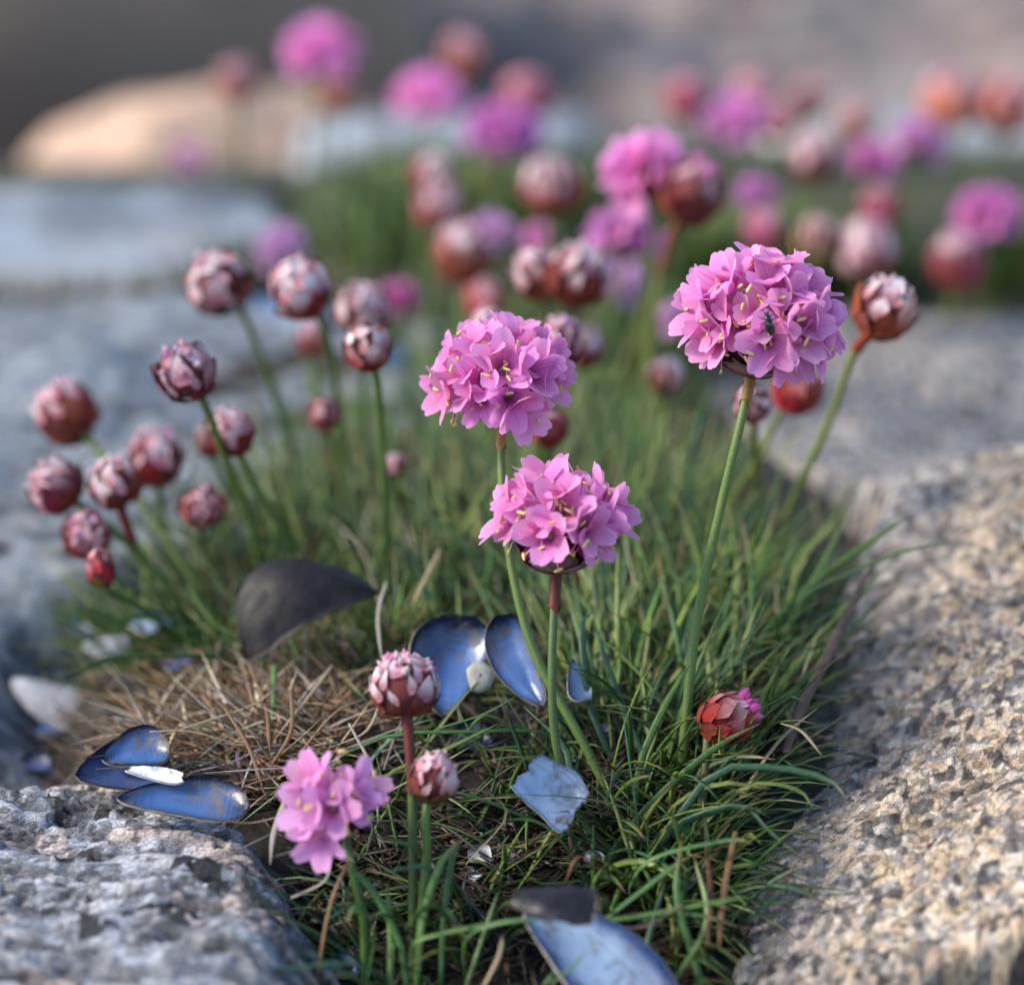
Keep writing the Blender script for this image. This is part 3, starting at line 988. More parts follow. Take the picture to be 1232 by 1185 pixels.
stuff('dry_litter', [
    field([(170, 910), (210, 860), (290, 825), (420, 795), (480, 805), (470, 880), (420, 940), (380, 970), (330, 990), (200, 950)], 1150, (6 * mm, 17 * mm), (0.35 * mm, 0.7 * mm), (45, 95), (-15, 40), STRAWS * 1.12, lift=0.006, tip=None, jitter=0.3, warp=(math.pi * 1.05, 0.4)),
    field([(370, 1000), (640, 1000), (880, 1000), (860, 1195), (370, 1195)], 900, (4 * mm, 12 * mm), (0.3 * mm, 0.6 * mm), (55, 100), (-20, 35), STRAWS * 0.22, lift=0.002, tip=None, jitter=0.35),  # straw colour darkened to paint in the shade of the crevice
    field([(20, 930), (30, 850), (150, 820), (210, 850), (180, 930)], 320, (4 * mm, 12 * mm), (0.3 * mm, 0.6 * mm), (55, 100), (-20, 35), STRAWS * 0.5, lift=0.003, tip=None, jitter=0.35),
    field([(560, 870), (900, 830), (960, 850), (890, 1000), (600, 1000)], 700, (5 * mm, 15 * mm), (0.3 * mm, 0.65 * mm), (50, 95), (-20, 35), STRAWS * 0.28, lift=0.003, tip=None, jitter=0.35),  # straw colour darkened for the shaded gap under the central grass
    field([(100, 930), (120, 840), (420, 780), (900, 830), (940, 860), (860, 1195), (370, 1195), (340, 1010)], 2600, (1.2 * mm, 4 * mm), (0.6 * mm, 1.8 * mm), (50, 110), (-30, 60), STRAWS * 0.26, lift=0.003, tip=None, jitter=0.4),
    field(MID, 900, (6 * mm, 18 * mm), (0.4 * mm, 0.8 * mm), (20, 85), (0, 50), STRAWS * 0.85, lift=0.004, tip=None, jitter=0.3),
    field([(900, 820), (1010, 680), (1040, 680), (960, 860), (930, 930)], 160, (8 * mm, 20 * mm), (0.4 * mm, 0.8 * mm), (30, 85), (0, 40), STRAWS * 0.7, lift=0.003, tip=None),
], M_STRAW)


# single blades one can follow with the eye: (picture points, depth at foot, depth at tip, width, colour)
def ribbon(P, wid, colr, name, parent, mat=M_BLADE, n=12, taper=1.0):
    pts = spline(P, n)
    s = np.linspace(0, 1, n)
    rad = 0.5 * wid * np.minimum(1, 2.0 * (1 - s ** 2.2)) * (0.8 + 0.2 * np.minimum(1, 5 * s))
    rad = np.maximum(rad, 0.00005)
    org = Vector(parent.location)
    v, f = tube(pts - A(org), rad, 6, 0.30, up=(0, 0, 1))
    k = np.clip(s * 4 - 3.1, 0, 1) * (RNG.random() < 0.55) + 0.12 * np.clip(NR.random(n) - 0.6, 0, 1)
    return link(name, mesh(name, v, f, mat, col=np.repeat(k, 6)[:, None].repeat(3, 1)), parent, color=colr)


def px_path(pts, d0, d1):
    n = len(pts)
    return [A(at(x, y, d0 + (d1 - d0) * i / (n - 1))) for i, (x, y) in enumerate(pts)]


G1, G2, G3, G4 = (0.055, 0.140, 0.036), (0.075, 0.160, 0.034), (0.040, 0.110, 0.055), (0.13, 0.19, 0.040)
ST1, ST2, ST3, ST4 = (0.40, 0.31, 0.19), (0.28, 0.155, 0.07), (0.42, 0.39, 0.33), (0.20, 0.08, 0.035)
tuft = empty('grass_tuft', hit(760, 1000, h_ground)[0], 'tuft of narrow green thrift leaves in front of the bent flower stems', 'grass tuft')
BL = [
    ([(745, 1030), (650, 990), (560, 955), (505, 950)], .445, .44, 1.0, G1), ([(800, 1000), (720, 880), (700, 760), (715, 735)], .452, .47, 1.1, G3),
    ([(815, 1000), (770, 900), (730, 800), (715, 745)], .452, .47, 1.1, G3), ([(770, 1010), (755, 900), (750, 860)], .445, .445, 0.9, G3),
    ([(760, 1010), (770, 920), (800, 850), (830, 800)], .45, .455, 1.0, G2), ([(800, 1010), (860, 930), (940, 925), (1000, 940), (1020, 965)], .445, .435, 1.1, G3),
    ([(820, 990), (890, 970), (925, 1000), (968, 1035)], .442, .43, 1.2, G3), ([(840, 1000), (900, 945), (960, 950), (980, 975)], .447, .44, 0.9, G4),
    ([(690, 1115), (780, 1100), (860, 1085), (905, 1078)], .425, .42, 0.9, G2), ([(505, 1130), (600, 1110), (660, 1105)], .425, .42, 0.9, G2),
    ([(560, 1180), (560, 1130), (600, 1110), (658, 1105)], .425, .418, 0.9, G1), ([(660, 1185), (690, 1160), (705, 1145)], .415, .413, 0.9, G1),
    ([(500, 1190), (510, 1100), (530, 1040), (553, 1010)], .425, .43, 1.0, G2), ([(530, 1190), (535, 1090), (545, 1030), (556, 1008)], .428, .432, 0.9, G1),
    ([(490, 1190), (480, 1130), (440, 1060), (405, 1040)], .425, .43, 1.0, G1), ([(470, 1190), (470, 1120), (465, 1060)], .425, .43, 0.9, G2),
    ([(440, 1190), (450, 1120), (430, 1090), (415, 1110)], .425, .42, 0.9, G1), ([(560, 1190), (580, 1130), (600, 1070)], .425, .43, 0.8, G1),
    ([(480, 1190), (430, 1160), (340, 1165), (280, 1168)], .42, .41, 1.0, G3), ([(450, 1190), (400, 1160), (350, 1140)], .42, .415, 0.9, G1),
    ([(840, 1000), (850, 940), (848, 895)], .452, .455, 0.9, G2), ([(800, 990), (840, 920), (870, 850), (885, 720)], .455, .48, 1.0, G2),
    ([(880, 860), (900, 780), (905, 690), (890, 620)], .475, .49, 1.0, G2), ([(930, 800), (960, 730), (1000, 660), (1030, 590)], .48, .50, 0.9, G2),
    ([(920, 760), (980, 700), (1050, 650), (1095, 620)], .48, .49, 1.0, G2), ([(960, 720), (1020, 690), (1100, 660), (1165, 652)], .485, .48, 0.8, G1),
    ([(820, 1100), (810, 1060), (830, 980), (848, 900)], .44, .45, 1.0, G3), ([(810, 1080), (850, 1040), (845, 960)], .437, .442, 1.2, G3),
    ([(840, 1170), (815, 1080), (820, 1010)], .42, .43, 1.0, G1), ([(700, 1060), (640, 1060), (590, 1000), (520, 960)], .435, .435, 0.8, G1),
    ([(720, 1030), (690, 960), (680, 900), (630, 850)], .445, .455, 1.0, G3), ([(740, 1020), (790, 960), (860, 900), (915, 870)], .445, .447, 1.0, G2),
    ([(690, 1030), (650, 990), (600, 985)], .44, .435, 0.8, G4), ([(700, 1070), (760, 1050), (800, 1000), (820, 950)], .44, .44, 0.9, G2),
    ([(640, 900), (590, 860), (560, 880), (520, 920)], .46, .455, 0.9, G2), ([(650, 880), (560, 880), (450, 890), (330, 960)], .46, .45, 0.8, G1),
    ([(780, 1020), (770, 980), (700, 960), (600, 955)], .442, .438, 0.9, G1), ([(760, 1060), (790, 1030), (880, 1010), (905, 1015)], .437, .43, 0.9, G1),
    ([(870, 900), (920, 860), (985, 800), (1000, 760)], .465, .475, 1.0, G2), ([(330, 800), (330, 840), (325, 900)], .475, .465, 0.9, G2),
    ([(230, 770), (170, 740), (140, 760), (100, 745)], .50, .49, 0.8, G1), ([(270, 790), (160, 790), (110, 800), (70, 830)], .49, .475, 0.9, G1),
    ([(310, 790), (250, 740), (225, 700)], .49, .50, 0.9, G2), ([(480, 760), (520, 700), (530, 650)], .49, .50, 0.9, G4),
    ([(410, 790), (400, 760), (370, 720), (385, 700)], .487, .485, 0.8, G4), ([(560, 740), (590, 680), (570, 600)], .49, .51, 0.9, G2),
    ([(620, 730), (540, 700), (560, 640)], .49, .51, 0.9, G1), ([(740, 740), (790, 670), (800, 600), (850, 540)], .49, .52, 1.0, G2),
    ([(760, 760), (820, 700), (880, 640)], .48, .50, 0.9, G3), ([(650, 1190), (700, 1130), (800, 1050), (830, 1030)], .425, .43, 1.0, G1),
    ([(770, 1190), (780, 1130), (800, 1060)], .425, .43, 0.9, G3), ([(800, 1195), (850, 1110), (835, 1030)], .42, .43, 0.9, G2),
    ([(520, 880), (580, 860), (625, 835)], .455, .455, 0.8, G1), ([(470, 930), (540, 900), (600, 870)], .445, .452, 0.7, G4),
]
for pts, d0, d1, wd, c in BL:
    if pts[0][1] < 1175:          # the foot reaches down into the tuft
        pts = [(pts[0][0] + 0.35 * (pts[0][0] - pts[1][0]) * 0.2, pts[0][1] + 22)] + pts
    k = RNG.uniform(0.85, 1.2)
    ribbon(px_path(pts, d0, d1), wd * mm, (c[0] * k, c[1] * k, c[2] * k), 'blade', tuft)
# more leaves of the same tuft, all their own
for k in range(170):
    zone = RNG.random()
    if zone < 0.45:
        bx, by = RNG.uniform(690, 900), RNG.uniform(880, 1150)
    elif zone < 0.65:
        bx, by = RNG.uniform(430, 600), RNG.uniform(1110, 1230)
    else:
        bx, by = RNG.uniform(480, 980), RNG.uniform(700, 860)
    p = hit(bx, by, h_ground)[0]
    a = RNG.gauss(math.atan2(p.y - 0.415, p.x - 0.012), 0.7)
    L = RNG.uniform(10, 26) * mm
    t0, t1 = RNG.uniform(0.15, 0.9), RNG.uniform(0.6, 1.9)
    P, q = [A(p) - A((0, 0, 0.001))], A(p)
    for i in range(4):
        th = t0 + (t1 - t0) * i / 3
        q = q + L / 4 * A((math.sin(th) * math.cos(a), math.sin(th) * math.sin(a), math.cos(th)))
        P.append(q)
    c = RNG.choice([G1, G2, G3, G3, G4])
    ribbon(P, RNG.uniform(0.7, 1.1) * mm, tuple(x * RNG.uniform(0.8, 1.2) for x in c), 'blade', tuft, n=9)

dry = empty('dry_grass_tuft', hit(350, 900, h_ground)[0], 'flattened tuft of tan dead grass beside the blue shells', 'dry grass')
DL = [
    ([(370, 915), (345, 960), (330, 1000), (325, 1040)], .445, .43, 1.1, ST3), ([(350, 925), (320, 925), (245, 930)], .45, .445, .8, ST3),
    ([(345, 980), (300, 990), (260, 985)], .44, .435, .6, ST1), ([(180, 880), (230, 880), (300, 900)], .455, .455, .7, ST1),
    ([(330, 830), (300, 850), (240, 870), (180, 890)], .465, .455, .8, ST1), ([(350, 830), (350, 880), (320, 930)], .462, .45, .8, ST2),
    ([(400, 800), (370, 840), (330, 890)], .47, .455, .8, ST1), ([(440, 840), (400, 860), (350, 920)], .46, .45, .7, ST2),
    ([(270, 850), (300, 900), (320, 960)], .46, .445, .8, ST2), ([(260, 960), (310, 940), (350, 930)], .447, .445, .7, ST4),
    ([(300, 800), (320, 850), (325, 910)], .47, .455, .8, ST2), ([(420, 870), (450, 930), (455, 990)], .452, .44, .7, ST3),
    ([(430, 1000), (400, 1010), (330, 1030)], .44, .43, .8, ST3), ([(560, 1040), (610, 980), (575, 950), (535, 960)], .44, .44, .6, ST1),
    ([(700, 1110), (770, 1115), (820, 1090), (800, 1100)], .425, .42, .9, ST1), ([(885, 1000), (870, 1080), (865, 1140)], .437, .42, 1.2, ST2),
    ([(850, 1020), (855, 1080), (850, 1140)], .435, .42, 1.0, ST4), ([(750, 1060), (700, 1030), (680, 1060)], .437, .43, .8, ST4),
    ([(800, 1050), (830, 1030), (905, 1010)], .44, .43, .8, ST2), ([(590, 1020), (640, 1010), (680, 1000)], .44, .438, .6, ST2),
    ([(465, 700), (455, 740), (460, 800)], .48, .47, .8, ST3), ([(530, 660), (510, 700), (495, 730)], .49, .48, 1.0, ST1),
    ([(860, 1010), (930, 900), (985, 850)], .448, .455, .9, ST1), ([(940, 870), (965, 880), (990, 910)], .45, .443, .8, ST1),
    ([(380, 1185), (400, 1080), (440, 1000)], .425, .43, .7, ST2), ([(580, 1190), (600, 1150), (605, 1120)], .42, .422, .9, ST1),
    ([(350, 1080), (390, 1060), (400, 1030)], .43, .43, .9, ST3), ([(460, 840), (440, 880), (395, 900)], .457, .45, .7, ST1),
]
for pts, d0, d1, wd, c in DL:
    ribbon(px_path(pts, d0, d1), wd * 0.75 * mm, tuple(0.75 * x for x in c), 'straw', dry, M_SHEATH)
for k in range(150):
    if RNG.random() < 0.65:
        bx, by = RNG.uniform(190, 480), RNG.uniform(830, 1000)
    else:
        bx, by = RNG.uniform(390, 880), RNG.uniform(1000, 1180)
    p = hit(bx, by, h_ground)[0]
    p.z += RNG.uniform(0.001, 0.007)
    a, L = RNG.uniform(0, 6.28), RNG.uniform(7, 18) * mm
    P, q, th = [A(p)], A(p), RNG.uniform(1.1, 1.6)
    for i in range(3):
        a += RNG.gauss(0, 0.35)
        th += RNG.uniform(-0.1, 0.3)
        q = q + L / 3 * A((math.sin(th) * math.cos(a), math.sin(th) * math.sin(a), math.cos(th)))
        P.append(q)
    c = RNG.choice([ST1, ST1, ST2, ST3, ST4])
    ribbon(P, RNG.uniform(0.4, 0.75) * mm, tuple(x * RNG.uniform(0.35, 0.8) * (1.0 if by < 1000 else 0.4) for x in c), 'straw', dry, M_SHEATH, n=8)  # straws down in the crevice have its shade put into their colour

# the long dead leaf along the edge of the tan rock
pts = spline(px_path([(945, 905), (965, 850), (1000, 780), (1028, 720), (1060, 662)], .452, .492), 20)
base = hit(945, 905, h_ground)[0]
tv, tf = tube(pts - A(base), [0.00075 * (0.7 + 0.5 * math.sin(3 * s) - 0.55 * s ** 3) for s in np.linspace(0, 1, 20)], 7, 0.5)
tw = link('dead_leaf', mesh('dead_leaf', tv, tf, M_TWIG))
tw.location = base
tag(tw, 'long brown withered leaf along the edge of the speckled rock', 'dead leaf')


# ------------------------------------------------------------------ flower pieces
def petal_mesh(seed, flare, fuse=None, nu=8, nv=7):
    rg = random.Random(seed)
    tilt, notch, wmax = rg.uniform(-0.06, 0.06), rg.uniform(0.02, 0.08), rg.uniform(0.190, 0.238)
    S, T = np.meshgrid(np.linspace(0, 1, nu), np.linspace(-1, 1, nv), indexing='ij')
    l = S - 0.26 * S ** 3 * (1 - np.sqrt(1 - 0.97 * T ** 2)) - notch * S ** 6 * np.exp(-(T / 0.28) ** 2)
    wd = 0.07 + (wmax - 0.07) * sstep(0.02, 0.70, S) - 0.02 * sstep(0.8, 1.0, S)
    ph = R(10) + (R(flare) - R(10)) * sstep(0.10, 0.75, S) + R(12) * rg.uniform(-0.6, 1) * S ** 3
    line = np.linspace(0, 1, 60)
    pl = R(10) + (R(flare) - R(10)) * sstep(0.10, 0.75, line) + R(12) * rg.uniform(-0.6, 1) * line ** 3
    cx, cz = np.cumsum(np.sin(pl)) / 60, np.cumsum(np.cos(pl)) / 60
    x0, z0 = np.interp(l, line, cx), np.interp(l, line, cz)
    cup = 0.16 * wd * T ** 2 * rg.uniform(0.4, 1.4) + 0.010 * np.sin(T * 5 + rg.uniform(0, 6)) * S ** 2
    X, Z = x0 - np.cos(ph) * cup + 0.03, z0 + np.sin(ph) * cup
    Y = wd * T + tilt * S
    uv = np.stack([(T + 1) / 2, S], -1).reshape(-1, 2)
    return np.stack([X, Y, Z], -1).reshape(-1, 3), grid_faces(nu, nv), uv


PETALS = []
for k in range(9):
    v, f, uv = petal_mesh(k, [42, 48, 53, 57, 61, 64, 50, 68, 38][k])
    PETALS.append(mesh('petal', v, f, M_PETAL, uv=uv))


def floret_whole(seed, flare):
    vs, fs, us, off = [], [], [], 0
    for j in range(5):
        v, f, uv = petal_mesh(seed * 5 + j, flare + 6 * math.sin(j * 2.1 + seed), nu=6, nv=5)
        M = np.array(Matrix.Rotation(2 * math.pi * j / 5 + 0.1 * math.sin(seed + j), 3, 'Z'))
        vs.append(v @ M.T); fs.append(f + off); us.append(uv)
        off += len(v)
    return mesh('floret', np.concatenate(vs), np.concatenate(fs), M_PETAL, uv=np.concatenate(us))


FLORETS = [floret_whole(k, [46, 54, 60, 50][k]) for k in range(4)]


def stamen_mesh(seed):
    rg = random.Random(seed)
    L, lean = rg.uniform(0.60, 0.80), R(rg.uniform(18, 38))
    pts = [A((0.03 + math.sin(lean * (0.5 + s)) * L * s, 0.03 * math.sin(4 * s + seed), math.cos(lean * (0.5 + s)) * L * s)) for s in np.linspace(0, 1, 5)]
    v, f = tube(pts, [0.010] * 5, 4)
    mi = [1] * len(f)
    e = pts[-1]
    d = A((math.sin(seed), math.cos(seed * 1.7), 0.6 * math.sin(seed * 2.3)))
    d /= np.linalg.norm(d)
    q = [e + d * t for t in (-0.085, -0.065, -0.02, 0.02, 0.06, 0.085)]
    v2, f2 = tube(q, [0.010, 0.024, 0.029, 0.026, 0.024, 0.010], 6)
    f2 = [tuple(i + len(v) for i in a) for a in f2]
    return mesh('stamen', v + v2, f + f2, [M_ANTHER, M_FILAMENT], mi=mi + [0] * len(f2))


STAMENS = [stamen_mesh(k) for k in range(7)]
cv, cf = tube([A((0, 0, z)) for z in (-0.32, -0.2, 0.0, 0.14, 0.2)], [0.03, 0.06, 0.075, 0.095, 0.11], 8)
CALYX = mesh('calyx', cv, cf, M_BRACT, uv=[((k % 8) / 8, 0.2 + 0.1 * (k // 8)) for k in range(len(cv))])


def scale_mesh(seed, L=1.0, W=0.8, point=1.0, curl=0.1, nu=7, nv=5):
    """a papery bract lying on a ball of radius 1: root at the origin, tip along +y, back to +z"""
    rg = random.Random(seed)
    S, T = np.meshgrid(np.linspace(0, 1, nu), np.linspace(-1, 1, nv), indexing='ij')
    wd = W / 2 * np.sin(math.pi * (0.14 + 0.80 * S ** (0.85))) ** 0.75
    wd = wd * (1 - 0.75 * S ** (5 / point)) * (1 + 0.10 * np.sin(S * 9 + rg.uniform(0, 6)))
    Y = L * (S - 0.35 + 0.06 * point * S * (1 - np.abs(T)))
    X = wd * T + 0.04 * np.sin(S * 5 + seed)
    Z = -0.42 * (X ** 2 + (Y * 0.9) ** 2) + curl * S ** 2 * 0.8 + 0.02 * np.sin(T * 6 + seed) * S
    top = np.stack([X, Y, Z], -1).reshape(-1, 3)
    bot = top - A((0, 0, 0.03))
    nn = nu * nv
    g = grid_faces(nu, nv)
    F = [tuple(q) for q in g] + [tuple(q[::-1] + nn) for q in g]
    ring = [i * nv for i in range(nu)] + [(nu - 1) * nv + j for j in range(1, nv)] + [i * nv + nv - 1 for i in range(nu - 2, -1, -1)] + [j for j in range(nv - 2, 0, -1)]
    F += [(p, q, q + nn, p + nn) for p, q in zip(ring, ring[1:] + ring[:1])]
    uv = np.stack([(T + 1) / 2, S], -1).reshape(-1, 2)
    return mesh('bract', top, F, M_BRACT, uv=np.concatenate([uv, uv])) if False else mesh('bract', np.concatenate([top, bot]), F, M_BRACT, uv=np.concatenate([uv, uv]))


BRACTS = [scale_mesh(k, RNG.uniform(0.95, 1.15), RNG.uniform(0.72, 0.92), 1.0, RNG.uniform(0.05, 0.14)) for k in range(6)]
TEETH = [scale_mesh(20 + k, RNG.uniform(0.70, 0.95), RNG.uniform(0.36, 0.50), 2.0, RNG.uniform(0.12, 0.30)) for k in range(6)]


def ball_mesh(n=12, m=8):
    v, f = [], []
    for j in range(m + 1):
        ph = math.pi * j / m
        for i in range(n):
            t = 2 * math.pi * i / n
            v.append((math.sin(ph) * math.cos(t), math.sin(ph) * math.sin(t), math.cos(ph)))
    for j in range(m):
        for i in range(n):
            f.append((j * n + i, (j + 1) * n + i, (j + 1) * n + (i + 1) % n, j * n + (i + 1) % n))
    return mesh('receptacle', v, f, M_CORE)


BALL = ball_mesh()


def budding(n=7):
    """a rolled, unopened floret: a pointed pink bud"""
    v, f = tube([A((0, 0, z)) for z in (-0.3, 0, 0.25, 0.45, 0.62, 0.72)], [0.10, 0.17, 0.21, 0.18, 0.10, 0.02], 8)
    v = [A(p) * (1 + 0.06 * math.sin(3 * math.atan2(p[1], p[0]) + 5 * p[2])) for p in v]
    return mesh('floret_bud', v, f, M_PETAL, uv=[((k % 8) / 8, 0.1 + 0.12 * (k // 8)) for k in range(len(v))])


FBUD = budding()

PINK, MAG, LILAC, PALE = (0.96, 0.31, 0.70), (0.70, 0.12, 0.46), (0.64, 0.34, 0.64), (0.78, 0.42, 0.62)
RED, CRIM, BROWN, ORANGE, OLIVE, PURP, TAN = (0.31, 0.018, 0.020), (0.42, 0.022, 0.040), (0.24, 0.036, 0.018), (0.42, 0.12, 0.05), (0.20, 0.11, 0.03), (0.22, 0.020, 0.050), (0.45, 0.28, 0.13)


def surf_frame(F, th, ph, rad, asp, s, spin=0.0, sink=0.0):
    """a piece lying on the head's ellipsoid at angle th from its top, tip towards the top"""
    n = Vector((math.sin(th) * math.cos(ph), math.sin(th) * math.sin(ph), math.cos(th) / asp)).normalized()
    p = Vector((math.sin(th) * math.cos(ph), math.sin(th) * math.sin(ph), math.cos(th) * asp)) * (rad * (1 - sink))
    up = Vector((0, 0, 1))
    y = up - n * up.dot(n)
    if y.length < 0.05:
        y = Vector((math.cos(ph), math.sin(ph), 0))
    y.normalize()
    x = y.cross(n)
    m = Matrix((x, y, n)).transposed().to_4x4() @ Matrix.Rotation(spin, 4, 'Z')
    return F @ Matrix.Translation(p) @ m @ Matrix.Scale(s, 4)


def jit(c, k=0.2, a=1.0):
    q = RNG.uniform(1 - k, 1 + k)
    return (min(1, c[0] * q), min(1, c[1] * q * RNG.uniform(0.9, 1.1)), min(1, c[2] * q * RNG.uniform(0.9, 1.1)), a)


def make_bud(t, F, rad, asp=1.05, low=BROWN, mid=RED, tip=0.85, white=0.45, pink=0.0, n=22, ptone=PINK, ssize=1.02, psize=1.0, pth=0.75, tuft=10, tth=0.80):
    """scales in a spiral; white = how far down the papery tips come"""
    link('receptacle', BALL, t, F @ Matrix.Diagonal((rad * 0.94, rad * 0.94, rad * 0.94 * asp, 1)))
    for i in range(n):
        z = -0.88 + 1.86 * (i + 0.5) / n
        th = math.acos(max(-1, min(1, z)))
        ph = i * 2.39996 + RNG.uniform(-0.2, 0.2)
        if z < 1 - 2 * white:
            me, s = RNG.choice(BRACTS), rad * ssize * (1.12 if z > -0.3 else 0.95) * RNG.uniform(0.9, 1.2)
            c = jit(mid if z > -0.35 else low, 0.3, tip * (0.06 if z < -0.1 else 0.55) * RNG.uniform(0.2, 1.0))
            nm = 'bract'
        else:
            me, s = RNG.choice(TEETH if RNG.random() < 0.6 else BRACTS), rad * ssize * RNG.uniform(0.8, 1.1)
            c = jit(tuple(0.45 * q + p for q, p in zip(mid, (0.48, 0.22, 0.27))), 0.25, tip * RNG.uniform(0.65, 1.0))
            nm = 'bract'
        link(nm, me, t, surf_frame(F, th, ph, rad, asp, s, RNG.uniform(-0.3, 0.3), -0.03 + 0.045 * z + RNG.uniform(-0.03, 0.03)), c)
    if white >= 0.4:                                         # pale calyces crowding the top
        for k in range(tuft):
            th, ph = math.acos(1 - (1 - math.cos(tth)) * (k + 0.5) / tuft), k * 2.39996 + RNG.uniform(-0.3, 0.3)
            n_ = Vector((math.sin(th) * math.cos(ph), math.sin(th) * math.sin(ph), math.cos(th)))
            g = RNG.uniform(0.0, 1.0)
            link('floret_bud', FBUD, t, F @ frame(n_, 0, Vector((n_.x, n_.y, n_.z * asp)) * rad * 0.80, rad * RNG.uniform(0.46, 0.66) * (0.8 if tuft > 20 else 1)),
                 (0.93, 0.50 + 0.34 * g, 0.60 + 0.28 * g, 1))
    if pink:
        for k in range(int(pink)):
            th, ph = RNG.uniform(0.05, pth), RNG.uniform(0, 6.28)
            n_ = Vector((math.sin(th) * math.cos(ph), math.sin(th) * math.sin(ph), math.cos(th)))
            link('floret_bud', FBUD, t, F @ frame(n_, 0, n_ * rad * 0.86, rad * 0.62 * RNG.uniform(0.8, 1.1) * psize), jit(ptone, 0.15))


def make_open(t, F, rad, n=20, thmax=1.75, tone=PINK, detail=True, seed=1, skip=(), low=BROWN, cup=True, size=0.86, buds=0, flat=0.75):
    rg = random.Random(seed)
    link('receptacle', BALL, t, F @ Matrix.Translation((0, 0, -0.1 * rad)) @ Matrix.Scale(rad * 0.42, 4))
    for i in range(n):
        z = 1 - (1 - math.cos(thmax)) * (i + 0.35) / n
        th, ph = math.acos(z) + rg.uniform(-0.1, 0.1), i * 2.39996 + rg.uniform(-0.25, 0.25) + seed
        if i in skip:
            continue
        d = Vector((math.sin(th) * math.cos(ph), math.sin(th) * math.sin(ph), math.cos(th)))
        M4 = F @ frame(d, rg.uniform(0, 6.28), Vector((d.x, d.y, d.z * flat)) * rad * rg.uniform(0.34, 0.46), rad * size * rg.uniform(0.78, 1.14))
        c = jit(tone, 0.10)
        if not detail:
            link('floret', rg.choice(FLORETS), t, M4, c)
            continue
        fl = link('floret', None, t, M4)
        link('calyx', CALYX, fl, None, jit(low, 0.2, 0.5))
        op = rg.choice([0, 1, 2, 3, 4])
        for j in range(5):
            link('petal', PETALS[min(8, max(0, op + rg.randint(-1, 1)))], fl, Matrix.Rotation(2 * math.pi * j / 5 + rg.uniform(-0.12, 0.12), 4, 'Z'), jit(c[:3], 0.06))
        for j in range(5 if th < 1.4 else 0):
            link('stamen', rg.choice(STAMENS), fl, Matrix.Rotation(2 * math.pi * (j + 0.5) / 5 + rg.uniform(-0.2, 0.2), 4, 'Z') @ Matrix.Scale(rg.uniform(0.85, 1.1), 4))
    for k in range(buds):
        th, ph = rg.uniform(1.45, 1.85), rg.uniform(-2.6, -0.5)
        d = Vector((math.sin(th) * math.cos(ph), math.sin(th) * math.sin(ph), math.cos(th)))
        link('floret_bud', FBUD, t, F @ frame(d, 0, d * rad * 0.40, rad * 0.46), jit((0.50, 0.07, 0.24), 0.25))
    if cup:
        nb = 14 if detail else 8
        for i in range(nb):
            th = 1.85 + 0.75 * (i / nb)
            ph = i * 2.39996
            link('bract', rg.choice(BRACTS), t, surf_frame(F @ Matrix.Translation((0, 0, -0.10 * rad)), th, ph, rad * 0.60, 0.85, rad * 0.54, rg.uniform(-0.2, 0.2)), jit(low, 0.3, 0.25))


GROUPS = {'open': 'open pink thrift flowers', 'bud': 'red thrift buds'}


def thrift(px, py, wpx, depth, kind, label, base=None, way=(), lean=None, axis=None, stem=(0.11, 0.18, 0.04), sheath=None, red_top=0.0, srad=0.00062, **kw):
    c = at(px, py, depth)
    rad = 0.5 * wpx * PXS * depth
    if base is None:
        dx, dy = lean if lean else (RNG.uniform(-0.008, 0.008), RNG.uniform(-0.006, 0.010))
        b = Vector((c.x + dx, c.y + dy, 0))
        b.z = float(h_ground(b.x, b.y)) - 0.001
        mids = []
    else:
        b, db = hit(*base, h_ground)
        b.z -= 0.001
        mids = []
        n = len(way)
        for i, (x, y) in enumerate(way):
            mids.append(A(at(x, y, db + (depth - db) * (i + 1) / (n + 1))))
    if axis is None:
        if mids:
            d = Vector(A(c) - mids[-1])
        else:
            d = Vector((c - b)).normalized() + Vector((0, 0, 0.5))
        axis = d.normalized()
    axis = Vector(axis).normalized()
    foot = c - axis * rad * (0.85 if kind == 'bud' else 0.50)
    P = [A(b)] + mids + [A(foot - axis * 0.004), A(foot)] if not mids else [A(b)] + mids + [A(foot)]
    t = empty('thrift_flower' if kind == 'open' else 'thrift_bud', b, label, 'flower' if kind == 'open' else 'flower bud', GROUPS[kind])
    pts = spline(P, 22) - A(b)
    v, f = tube(pts, np.linspace(srad * 1.12, srad * 0.92, 22), 8)
    link('stem', mesh('stem', v, f, M_STEM), t, color=stem)
    if sheath:
        L, colr, fat = sheath
        acc = np.concatenate([[0], np.cumsum(np.linalg.norm(np.diff(pts[::-1], axis=0), axis=1))])
        q = np.stack([np.interp(np.linspace(0, L, 9), acc, pts[::-1][:, k]) for k in range(3)], 1)
        v, f = tube(q, [srad * fat * k for k in (1.45, 1.35, 1.25, 1.2, 1.18, 1.15, 1.15, 1.2, 1.25)], 9, caps=False)
        for i in range(9):                                   # ragged lower end
            v[-9 + i] = v[-9 + i] + (q[-1] - q[-2]) * RNG.uniform(-0.6, 1.4)
        link('sheath', mesh('sheath', v, f, M_SHEATH), t, color=colr)
    if kind == 'bud' and depth > 0.6 and 'mid' in kw:      # heads at the back: brighter, salmon rather than crimson
        kw['mid'] = tuple(min(0.8, 1.5 * q + 0.02) for q in kw['mid'])
        kw['low'] = tuple(min(0.8, 1.4 * q + 0.02) for q in kw.get('low', BROWN))
    F = frame(axis, RNG.uniform(0, 6.28) if kind == 'bud' or not kw.get('detail') else 0.0, c - b)
    (make_open if kind == 'open' else make_bud)(t, F, rad, **kw)
    return t, F, rad, c


